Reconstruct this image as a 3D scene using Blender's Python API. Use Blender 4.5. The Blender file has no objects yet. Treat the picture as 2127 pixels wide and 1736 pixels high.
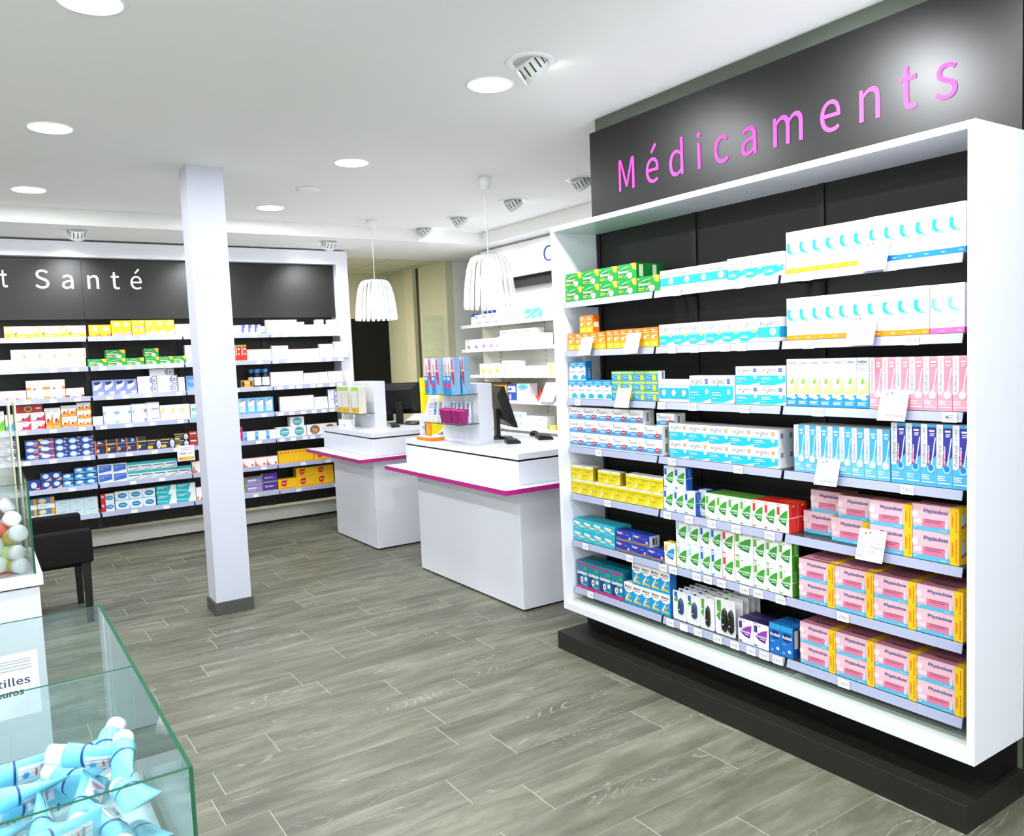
import bpy, math, random
from mathutils import Vector, Matrix
random.seed(7)
S = bpy.context.scene
COL = S.collection
# ------------------------------------------------------------------ camera
cam_data = bpy.data.cameras.new('camera'); cam = bpy.data.objects.new('camera', cam_data); COL.objects.link(cam)
cam_data.sensor_fit = 'HORIZONTAL'; cam_data.sensor_width = 36.0; cam_data.lens = 36.0 * 1683.19 / 2127
R_ = Vector((0.83092176, -0.55484594, -0.04141272)); U_ = Vector((0.07725198, 0.04133921, 0.99615421)); F_ = Vector((0.55100015, 0.83092542, -0.0772126))
cam.matrix_world = Matrix(((R_.x, U_.x, -F_.x, 0), (R_.y, U_.y, -F_.y, 0), (R_.z, U_.z, -F_.z, 1.65), (0, 0, 0, 1)))
cam_data.dof.use_dof = True; cam_data.dof.focus_distance = 3.7; cam_data.dof.aperture_fstop = 8.0
cam_data.clip_start = 0.02
S.camera = cam
# ------------------------------------------------------------------ view, world
S.view_settings.view_transform = 'Standard'; S.view_settings.look = 'None'; S.view_settings.gamma = 1.0
S.view_settings.use_curve_mapping = False
S.view_settings.exposure = 0.42
wd = bpy.data.worlds.new('world'); S.world = wd; wd.use_nodes = True
bgn = wd.node_tree.nodes['Background']; bgn.inputs[0].default_value = (0.86, 0.93, 1.0, 1); bgn.inputs[1].default_value = 1.2
# daylight coming through the shop window behind the camera
def area_light(name, loc, rot, sx, sy, power, color=(1, 1, 1), shape='RECTANGLE', spread=180, parent=None):
    l = bpy.data.lights.new(name, 'AREA'); l.shape = shape; l.size = sx; l.size_y = sy; l.energy = power; l.color = color
    l.spread = math.radians(spread)
    o = bpy.data.objects.new(name, l); COL.objects.link(o); o.location = loc; o.rotation_euler = rot
    if parent: o.parent = parent
    return o
area_light('window_daylight', (1.0, -3.3, 1.6), (math.radians(-90), 0, math.radians(180)), 6.5, 2.4, 125, (0.93, 0.97, 1.0))
# ------------------------------------------------------------------ materials
def lin(c):
    c = c / 255.0
    return c / 12.92 if c <= 0.04045 else ((c + 0.055) / 1.055) ** 2.4
def rgb(h):
    h = h.lstrip('#'); return (lin(int(h[0:2], 16)), lin(int(h[2:4], 16)), lin(int(h[4:6], 16)), 1)
_m = {}
def M(h, rough=0.42, metal=0.0, spec=0.4, name=None, coat=0.0):
    k = (h, rough, metal, spec, coat)
    if k in _m: return _m[k]
    m = bpy.data.materials.new(name or 'ink_' + h.strip('#')); m.use_nodes = True
    b = m.node_tree.nodes['Principled BSDF']
    col_ = rgb(h)
    if rough == 0.42: col_ = tuple(v * 0.84 for v in col_[:3]) + (1,)
    b.inputs['Base Color'].default_value = col_; b.inputs['Roughness'].default_value = rough
    b.inputs['Metallic'].default_value = metal; b.inputs['Specular IOR Level'].default_value = spec
    b.inputs['Coat Weight'].default_value = coat
    _m[k] = m; return m
def nodes(m):
    nt = m.node_tree; return nt, nt.nodes, nt.links, nt.nodes['Principled BSDF']
def noisy(h, h2, scale=3.0, rough=0.5, spec=0.3, bump=0.0, bscale=200.0, name='paint', stretch=(1, 1, 1)):
    m = bpy.data.materials.new(name); m.use_nodes = True; nt, N, L, b = nodes(m)
    tc = N.new('ShaderNodeTexCoord'); mp = N.new('ShaderNodeMapping'); mp.inputs['Scale'].default_value = stretch
    L.new(tc.outputs['Object'], mp.inputs['Vector'])
    n = N.new('ShaderNodeTexNoise'); n.inputs['Scale'].default_value = scale; n.inputs['Detail'].default_value = 4
    L.new(mp.outputs[0], n.inputs['Vector'])
    mx = N.new('ShaderNodeMix'); mx.data_type = 'RGBA'; mx.inputs['A'].default_value = rgb(h); mx.inputs['B'].default_value = rgb(h2)
    L.new(n.outputs['Fac'], mx.inputs['Factor']); L.new(mx.outputs['Result'], b.inputs['Base Color'])
    b.inputs['Roughness'].default_value = rough; b.inputs['Specular IOR Level'].default_value = spec
    if bump:
        n2 = N.new('ShaderNodeTexNoise'); n2.inputs['Scale'].default_value = bscale; L.new(mp.outputs[0], n2.inputs['Vector'])
        bp = N.new('ShaderNodeBump'); bp.inputs['Strength'].default_value = bump; bp.inputs['Distance'].default_value = 0.01
        L.new(n2.outputs['Fac'], bp.inputs['Height']); L.new(bp.outputs[0], b.inputs['Normal'])
    return m
def glassy(name, tint, alpha=0.12, rough=0.02, ior=1.5):
    m = bpy.data.materials.new(name); m.use_nodes = True; nt = m.node_tree; N = nt.nodes; L = nt.links; N.clear()
    o = N.new('ShaderNodeOutputMaterial'); tr = N.new('ShaderNodeBsdfTransparent'); tr.inputs[0].default_value = rgb(tint)
    gl = N.new('ShaderNodeBsdfGlossy'); gl.inputs['Roughness'].default_value = rough
    fr = N.new('ShaderNodeFresnel'); fr.inputs['IOR'].default_value = ior
    ml = N.new('ShaderNodeMath'); ml.operation = 'MULTIPLY'; ml.inputs[1].default_value = 0.75; L.new(fr.outputs[0], ml.inputs[0])
    mx = N.new('ShaderNodeMixShader'); L.new(ml.outputs[0], mx.inputs[0]); L.new(tr.outputs[0], mx.inputs[1]); L.new(gl.outputs[0], mx.inputs[2])
    df = N.new('ShaderNodeBsdfDiffuse'); df.inputs[0].default_value = rgb(tint)
    m2 = N.new('ShaderNodeMixShader'); m2.inputs[0].default_value = alpha
    L.new(mx.outputs[0], m2.inputs[1]); L.new(df.outputs[0], m2.inputs[2]); L.new(m2.outputs[0], o.inputs[0])
    return m
def glow(name, h, strength):
    m = bpy.data.materials.new(name); m.use_nodes = True; nt = m.node_tree; N = nt.nodes; N.clear()
    o = N.new('ShaderNodeOutputMaterial'); e = N.new('ShaderNodeEmission'); e.inputs[0].default_value = rgb(h); e.inputs[1].default_value = strength
    nt.links.new(e.outputs[0], o.inputs[0]); return m
WHITE = M('#e3e5ee', 0.28, name='white_laminate', spec=0.5)
WALLW = noisy('#f0efec', '#e9e8e2', 2.0, 0.8, 0.2, 0.02, name='white_wall_paint')
CEILM = noisy('#f3f3f0', '#eeeeea', 1.5, 0.9, 0.1, 0.01, name='ceiling_paint')
CREAM = noisy('#dcdabd', '#d3d1b2', 1.5, 0.8, 0.2, name='cream_wall_paint')
BLACK = noisy('#23251f', '#282a24', 60.0, 0.42, 0.5, 0.04, 300.0, name='black_laminate', stretch=(1, 1, 0.05))
BLACKD = noisy('#151512', '#1b1b17', 60.0, 0.5, 0.35, 0.03, 300.0, name='black_panel', stretch=(1, 1, 0.05))
BLK = M('#0b0b0b', 0.4, name='black_plastic')
DARK = M('#2f2a1f', 0.7, name='dark_brown_wall')
GLASS = glassy('clear_glass', '#f8fcfb', 0.02)
GLASSE = glassy('green_glass_edge', '#3c7a5c', 0.55)
GLASSB = glassy('bin_glass', '#f2faf9', 0.035)
RAILM = M('#9da2bc', 0.22, name='shelf_rail_plastic', spec=0.6)
RAILW = M('#dfe2f2', 0.25, name='white_rail_plastic', spec=0.6)
CHROME = M('#c9ccd0', 0.25, 0.9, name='brushed_metal')
MAGENTA = M('#b3207e', 0.4, name='magenta_edge')
PAPER = M('#e4e4ea', 0.7, name='paper')
# floor: wood-look tiles laid in rows along x
def floor_mat():
    m = bpy.data.materials.new('wood_look_tiles'); m.use_nodes = True; nt, N, L, b = nodes(m)
    def math_(op, a, c=None):
        n = N.new('ShaderNodeMath'); n.operation = op
        for i, v in enumerate((a, c)):
            if v is None: continue
            if isinstance(v, (int, float)): n.inputs[i].default_value = v
            else: L.new(v, n.inputs[i])
        return n.outputs[0]
    tc = N.new('ShaderNodeTexCoord'); sp = N.new('ShaderNodeSeparateXYZ'); L.new(tc.outputs['Object'], sp.inputs[0])
    PH, PL = 0.2144, 0.97
    ry = math_('DIVIDE', math_('ADD', sp.outputs[1], 50 * PH - 2.95 % PH + 0.004), PH); row = math_('FLOOR', ry); fy = math_('FRACT', ry)
    w1 = N.new('ShaderNodeTexWhiteNoise'); w1.noise_dimensions = '1D'; L.new(row, w1.inputs['W'])
    rx = math_('ADD', math_('DIVIDE', math_('ADD', sp.outputs[0], 40.0), PL), w1.outputs[0]); colu = math_('FLOOR', rx); fx = math_('FRACT', rx)
    cb = N.new('ShaderNodeCombineXYZ'); L.new(row, cb.inputs[0]); L.new(colu, cb.inputs[1])
    w2 = N.new('ShaderNodeTexWhiteNoise'); w2.noise_dimensions = '3D'; L.new(cb.outputs[0], w2.inputs['Vector'])
    off = N.new('ShaderNodeVectorMath'); off.operation = 'SCALE'; off.inputs['Scale'].default_value = 13.0; L.new(w2.outputs['Color'], off.inputs[0])
    ad = N.new('ShaderNodeVectorMath'); L.new(tc.outputs['Object'], ad.inputs[0]); L.new(off.outputs[0], ad.inputs[1])
    mp = N.new('ShaderNodeMapping'); mp.inputs['Scale'].default_value = (1.3, 7.0, 1); L.new(ad.outputs[0], mp.inputs[0])
    def noise(sc, det, vec, rough=0.6, dist=0.0):
        n = N.new('ShaderNodeTexNoise'); n.inputs['Scale'].default_value = sc; n.inputs['Detail'].default_value = det
        n.inputs['Roughness'].default_value = rough; n.inputs['Distortion'].default_value = dist; L.new(vec, n.inputs['Vector']); return n.outputs['Fac']
    def ramp(f, stops):
        r = N.new('ShaderNodeValToRGB'); L.new(f, r.inputs[0]); e = r.color_ramp.elements
        while len(e) < len(stops): e.new(0.5)
        for i, (p, c) in enumerate(stops): e[i].position = p; e[i].color = c if isinstance(c, tuple) else rgb(c)
        return r.outputs[0]
    base = ramp(noise(1.6, 8, mp.outputs[0], 0.62, 0.3), [(0.28, '#4c4e3f'), (0.48, '#646554'), (0.66, '#7d7d6d'), (0.85, '#979688')])
    # streaks of limed wood grain, contour rings
    mp2 = N.new('ShaderNodeMapping'); mp2.inputs['Scale'].default_value = (1.0, 4.5, 1); L.new(ad.outputs[0], mp2.inputs[0])
    hgt = noise(1.1, 1.5, mp2.outputs[0], 0.4)
    rings = math_('FRACT', math_('MULTIPLY', hgt, 34.0)); rings = math_('ABSOLUTE', math_('SUBTRACT', rings, 0.5))
    ringm = ramp(rings, [(0.0, (1, 1, 1, 1)), (0.16, (0, 0, 0, 1))])
    patch = ramp(noise(1.4, 2, mp2.outputs[0]), [(0.53, (0, 0, 0, 1)), (0.68, (1, 1, 1, 1))])
    brk = ramp(noise(18, 3, mp.outputs[0]), [(0.42, (0, 0, 0, 1)), (0.6, (1, 1, 1, 1))])
    rm = math_('MULTIPLY', math_('MULTIPLY', ringm, patch), math_('MULTIPLY', brk, 0.55))
    fine = noise(9, 4, mp.outputs[0], 0.7)
    tone = N.new('ShaderNodeMix'); tone.data_type = 'RGBA'; tone.blend_type = 'MULTIPLY'; tone.inputs['Factor'].default_value = 1.0
    L.new(base, tone.inputs['A'])
    tv = math_('ADD', math_('MULTIPLY', w2.outputs[0], 0.24), math_('ADD', 0.78, math_('MULTIPLY', fine, 0.16)))
    cv = N.new('ShaderNodeCombineXYZ')
    for i in range(3): L.new(tv, cv.inputs[i])
    L.new(cv.outputs[0], tone.inputs['B'])
    m1 = N.new('ShaderNodeMix'); m1.data_type = 'RGBA'; L.new(rm, m1.inputs['Factor']); L.new(tone.outputs['Result'], m1.inputs['A']); m1.inputs['B'].default_value = rgb('#d2d2c6')
    gx = math_('MULTIPLY', math_('MINIMUM', fx, math_('SUBTRACT', 1.0, fx)), PL); gy = math_('MULTIPLY', math_('MINIMUM', fy, math_('SUBTRACT', 1.0, fy)), PH)
    g1 = math_('LESS_THAN', gx, 0.0016); g2 = math_('MULTIPLY', math_('LESS_THAN', gy, 0.0012), 0.45)
    g = math_('MAXIMUM', g1, g2)
    m2 = N.new('ShaderNodeMix'); m2.data_type = 'RGBA'; L.new(math_('MULTIPLY', g, 0.6), m2.inputs['Factor']); L.new(m1.outputs['Result'], m2.inputs['A']); m2.inputs['B'].default_value = rgb('#c9c8bb')
    L.new(m2.outputs['Result'], b.inputs['Base Color'])
    rr = N.new('ShaderNodeMapRange'); L.new(fine, rr.inputs[0]); rr.inputs[3].default_value = 0.34; rr.inputs[4].default_value = 0.52; L.new(rr.outputs[0], b.inputs['Roughness'])
    bp = N.new('ShaderNodeBump'); bp.inputs['Strength'].default_value = 0.15; bp.inputs['Distance'].default_value = 0.002
    L.new(math_('SUBTRACT', fine, g), bp.inputs['Height']); L.new(bp.outputs[0], b.inputs['Normal'])
    return m
# ------------------------------------------------------------------ mesh helpers
class B:
    def __init__(s): s.v = []; s.f = []; s.m = []; s.mats = []; s.sm = []
    def mi(s, m):
        if m not in s.mats: s.mats.append(m)
        return s.mats.index(m)
    def poly(s, pts, m, smooth=False):
        n = len(s.v); s.v += [tuple(p) for p in pts]; s.f.append(tuple(range(n, n + len(pts)))); s.m.append(s.mi(m)); s.sm.append(smooth)
    def box(s, x0, y0, z0, x1, y1, z1, m, front=None, sides=None, top=None):
        n = len(s.v)
        s.v += [(x0, y0, z0), (x1, y0, z0), (x1, y1, z0), (x0, y1, z0), (x0, y0, z1), (x1, y0, z1), (x1, y1, z1), (x0, y1, z1)]
        fs = [((0, 3, 2, 1), top or m), ((4, 5, 6, 7), top or m), ((0, 1, 5, 4), front or m), ((1, 2, 6, 5), sides or m), ((2, 3, 7, 6), m), ((3, 0, 4, 7), sides or m)]
        for f, mm in fs: s.f.append(tuple(n + i for i in f)); s.m.append(s.mi(mm)); s.sm.append(False)
        return s
    def loft(s, rings, m, cap0=True, cap1=True, smooth=True, closed=True):
        k = len(rings[0]); n = len(s.v); i = s.mi(m)
        for r in rings: s.v += [tuple(p) for p in r]
        for a in range(len(rings) - 1):
            for j in range(k if closed else k - 1):
                j2 = (j + 1) % k
                s.f.append((n + a * k + j, n + a * k + j2, n + (a + 1) * k + j2, n + (a + 1) * k + j)); s.m.append(i); s.sm.append(smooth)
        if cap0: s.f.append(tuple(n + j for j in reversed(range(k)))); s.m.append(i); s.sm.append(False)
        if cap1: s.f.append(tuple(n + (len(rings) - 1) * k + j for j in range(k))); s.m.append(i); s.sm.append(False)
        return s
    def lathe(s, prof, m, seg=24, c=(0, 0, 0), cap0=True, cap1=True, axis='z'):
        rings = []
        for r, z in prof:
            ring = []
            for j in range(seg):
                a = 2 * math.pi * j / seg; p = (r * math.cos(a), r * math.sin(a), z)
                if axis == 'x': p = (p[2], p[0], p[1])
                ring.append((p[0] + c[0], p[1] + c[1], p[2] + c[2]))
            rings.append(ring)
        return s.loft(rings, m, cap0, cap1)
    def tube(s, a, b, r, m, seg=10):
        a = Vector(a); b = Vector(b); d = (b - a).normalized(); u = d.orthogonal().normalized(); w = d.cross(u)
        return s.loft([[tuple(p + (u * math.cos(2 * math.pi * j / seg) + w * math.sin(2 * math.pi * j / seg)) * r) for j in range(seg)] for p in (a, b)], m)
    def mesh(s, name):
        me = bpy.data.meshes.new(name); me.from_pydata(s.v, [], s.f)
        for m in s.mats: me.materials.append(m)
        me.polygons.foreach_set('material_index', s.m); me.polygons.foreach_set('use_smooth', s.sm); me.update(); return me
    def obj(s, name, parent=None, loc=None, rot=None, bevel=0.0, mesh=None):
        o = bpy.data.objects.new(name, mesh or s.mesh(name)); COL.objects.link(o)
        if loc: o.location = loc
        if rot: o.rotation_euler = rot
        if parent: o.parent = parent
        if bevel:
            md = o.modifiers.new('bevel', 'BEVEL'); md.width = bevel; md.segments = 2; md.limit_method = 'ANGLE'
        return o
def tag(o, label, cat, group=None):
    o['label'] = label; o['category'] = cat
    if group: o['group'] = group
    return o
def struct(o): o['kind'] = 'structure'; return o
def thing(name, label, cat, loc=(0, 0, 0), group=None, rz=0):
    o = bpy.data.objects.new(name, None); COL.objects.link(o); o.location = loc; o.rotation_euler = (0, 0, rz); o.empty_display_size = 0.05
    return tag(o, label, cat, group)
def simple(name, x0, y0, z0, x1, y1, z1, m, parent=None, bevel=0.0, **k):
    return B().box(x0, y0, z0, x1, y1, z1, m, **k).obj(name, parent, bevel=bevel)
# text outlines turned into flat faces: returns (verts, faces) in the unit square of its own bounding box plus the aspect
FONT = None
try:
    import os
    FONT = bpy.data.fonts.load(os.path.join(bpy.utils.system_resource('DATAFILES'), 'fonts', 'Noto Sans CJK Regular.woff2'))
except Exception:
    FONT = None
_tx = {}
def textgeo(s, bold=0.0, spacing=1.0, res=2):
    bold *= 0.3; k = (s, bold, spacing, res)
    if k in _tx: return _tx[k]
    c = bpy.data.curves.new('t', 'FONT'); c.body = s; c.size = 1.0
    if FONT: c.font = FONT
    if FONT: c.font = FONT
    c.offset = bold; c.space_character = spacing; c.resolution_u = res; c.fill_mode = 'FRONT'
    o = bpy.data.objects.new('t', c); COL.objects.link(o); dg = bpy.context.evaluated_depsgraph_get(); me = bpy.data.meshes.new_from_object(o.evaluated_get(dg))
    vs = [tuple(v.co[:2]) for v in me.vertices]; fs = [tuple(p.vertices) for p in me.polygons]
    nz = [p.normal.z for p in me.polygons]
    fs = [f if n > 0 else tuple(reversed(f)) for f, n in zip(fs, nz)]
    bpy.data.objects.remove(o); bpy.data.curves.remove(c); bpy.data.meshes.remove(me)
    x0 = min(v[0] for v in vs); x1 = max(v[0] for v in vs); y0 = min(v[1] for v in vs); y1 = max(v[1] for v in vs)
    _tx[k] = (vs, fs, x0, x1, y0, y1); return _tx[k]
def art(b, ops, w, h, P, eps=0.00035):
    """draws printed shapes on a face: P(u_m, v_m, lift) maps metres on the face to local space"""
    lift = eps
    for op in ops:
        k = op[0]
        if k == 'r':
            _, u0, v0, u1, v1, c = op; b.poly([P(u0 * w, v0 * h, lift), P(u1 * w, v0 * h, lift), P(u1 * w, v1 * h, lift), P(u0 * w, v1 * h, lift)], M(c))
        elif k == 'p':
            b.poly([P(u * w, v * h, lift) for u, v in op[2]], M(op[1]))
        elif k == 'c':
            _, u, v, ru, rv, c = op; n = 16
            b.poly([P((u + ru * math.cos(2 * math.pi * i / n)) * w, (v + rv * math.sin(2 * math.pi * i / n)) * h, lift) for i in range(n)], M(c))
        elif k == 't':
            s, u0, v0, u1, v1, c = op[1:7]; rot = op[7] if len(op) > 7 else 0; bold = op[8] if len(op) > 8 else 0.0
            vs, fs, a0, a1, b0, b1 = textgeo(s, bold)
            pts = []
            for x, y in vs:
                p = (x - a0) / (a1 - a0); q = (y - b0) / (b1 - b0)
                if rot: p, q = 1 - q, p
                pts.append(P((u0 + p * (u1 - u0)) * w, (v0 + q * (v1 - v0)) * h, lift))
            n = len(b.v); b.v += pts; i = b.mi(M(c))
            for f in fs: b.f.append(tuple(n + j for j in f)); b.m.append(i); b.sm.append(False)
        lift += eps * 0.5 if len(ops) < 60 else eps * 0.04
def strips(ops, nu=4, nv=10):
    o = []
    for op in ops:
        if op[0] != 'r': o.append(op); continue
        _, u0, v0, u1, v1, c = op; mv = max(1, int((v1 - v0) * nv * 1.5)); mu = max(1, int((u1 - u0) * nu * 1.5))
        for i in range(mu):
            for j in range(mv): o.append(('r', u0 + (u1 - u0) * i / mu, v0 + (v1 - v0) * j / mv, u0 + (u1 - u0) * (i + 1) / mu, v0 + (v1 - v0) * (j + 1) / mv, c))
    return o
def lines(u0, v0, u1, n, c, dv=0.05, th=0.022):
    return [('r', u0, v0 - i * dv, u1 - (0.06 * (i % 2)), v0 - i * dv + th, c) for i in range(n)]
# ------------------------------------------------------------------ packaging designs
# key: (object name, look for the label, front, side, top, front art, side art)
GRN = '#0e9b3d'; CY = '#35b9e6'; NV = '#1b2c74'
def nicorette(acc, acc2, leaf='#3fa535', leafd='#1f7d2c', big=False):
    o = [('p', leaf, [(0.12, 0.44), (0.3, 0.58), (0.6, 0.72), (0.9, 0.8), (0.86, 0.5), (0.76, 0.24), (0.4, 0.3)]), ('p', leafd, [(0.12, 0.44), (0.4, 0.3), (0.76, 0.24), (0.8, 0.32), (0.4, 0.38)]),
         ('t', 'nicorette', 0.19, 0.44, 0.83, 0.53, '#ffffff', 0, 0.03), ('r', 0.42, 0.37, 0.74, 0.4, '#dff0df'), ('r', 0.06, 0.6, 0.26, 0.97, acc), ('r', 0.08, 0.88, 0.24, 0.95, '#ffffff'), ('c', 0.42, 0.9, 0.06, 0.02, acc2), ('r', 0.06, 0.04, 0.26, 0.1, acc)]
    return o + [('t', '2mg', 0.09, 0.055, 0.23, 0.085, '#ffffff')] + lines(0.5, 0.12, 0.86, 2, '#c3cfc6', 0.04, 0.012)
def prspray(g1, g2, ball, tag_='#ffffff', jet=False, word='Spray', sc=None):
    o = [('r', 0.0, 0.0, 1.0, 0.32, g2), ('r', 0.42, 0.3, 1.0, 0.95, g1), ('p', g2, [(0.42, 0.3), (1, 0.3), (1, 0.5), (0.42, 0.36)]), ('p', '#ffffff', [(0.0, 0.3), (0.28, 0.3), (0.38, 0.34), (0.42, 0.42), (0.42, 1.0), (0, 1.0)]),
         ('t', 'ProRhinel', 0.08, 0.36, 0.33, 0.68, '#27316f', 90, 0.012), ('t', word, 0.08, 0.71, 0.33, 0.94, sc or tag_, 90, 0.005),
         ('p', '#e8f4fb', [(0.66, 0.34), (0.74, 0.34), (0.98, 0.78), (0.92, 0.8)]), ('c', 0.66, 0.29, 0.26, 0.075, ball), ('c', 0.66, 0.3, 0.17, 0.05, '#f4fafd' if not jet else '#1e7fc8'),
         ('r', 0.55, 0.88, 0.9, 0.91, '#ffffff'), ('r', 0.6, 0.84, 0.9, 0.855, '#ffffff'), ('r', 0.6, 0.81, 0.85, 0.825, '#ffffff'), ('r', 0.08, 0.06, 0.9, 0.075, '#ffffff')] + lines(0.08, 0.17, 0.6, 3, '#ffffff', 0.03, 0.012)
    if jet: o += [('p', '#c2187a', [(0.42, 0.34), (0.6, 0.34), (0.6, 0.62), (0.42, 0.52)]), ('t', 'Jet tonique', 0.45, 0.36, 0.62, 0.66, '#ffffff', 90, 0.02)]
    return o
def physio(cb, bebe=False):
    w = '#22b4d8' if not bebe else '#7cc4e4'
    o = [('t', 'PHYSIOMER', 0.08, 0.86, 0.92, 0.91, '#3f4f80'), ('r', 0.1, 0.83, 0.9, 0.834, '#c9cde0'), ('p', w, [(0.05, 0.54), (0.3, 0.46), (0.72, 0.44), (0.5, 0.62), (0.34, 0.72), (0.16, 0.74), (0.05, 0.7)]),
         ('p', '#9fdcec', [(0.3, 0.47), (0.62, 0.46), (0.8, 0.47), (0.55, 0.5)]), ('c', 0.56, 0.62, 0.27, 0.115, '#ffffff'), ('t', '100%', 0.62, 0.61, 0.9, 0.645, '#4f5888'), ('r', 0, 0.0, 1, 0.115, cb), ('c', 0.17, 0.14, 0.1, 0.035, '#a6d9ea'), ('c', 0.17, 0.14, 0.06, 0.02, '#ffffff'), ('r', 0.62, 0.045, 0.86, 0.06, '#ffffff')]
    if bebe: o += [('t', 'Bébé', 0.55, 0.77, 0.9, 0.81, '#c9a9bd'), ('c', 0.3, 0.27, 0.12, 0.045, '#eab4bb')]
    return o + lines(0.2, 0.38, 0.8, 3, '#d8dbe8', 0.03, 0.008)
def nicopass(badge, small=False, blue=0.5):
    return [('p', '#24c2f0', [(0, 0.02), (0, blue), (1, blue), (1, 0.16), (0.55, 0.02)]), ('p', '#a8e6f8', [(0, blue), (1, blue), (1, blue + 0.06), (0, blue + 0.06)]), ('t', 'NICOPASS', 0.1, 0.7, 0.64, 0.86, '#20232a'), ('p', '#e2552a', [(0.27, 0.6), (0.31, 0.6), (0.37, 0.78), (0.35, 0.78)]),
            ('r', 0.74, 0.7, 0.88, 0.88, badge), ('t', '2,5', 0.76, 0.74, 0.86, 0.83, '#ffffff'), ('c', 0.82, 0.42, 0.07, 0.1, '#f3f3f3'), ('r', 0.06, 0.36, 0.4, 0.4, '#ffffff'), ('r', 0.06, 0.28, 0.48, 0.305, '#ffffff'), ('r', 0.06, 0.16, 0.26, 0.18, '#ffffff')]
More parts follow.
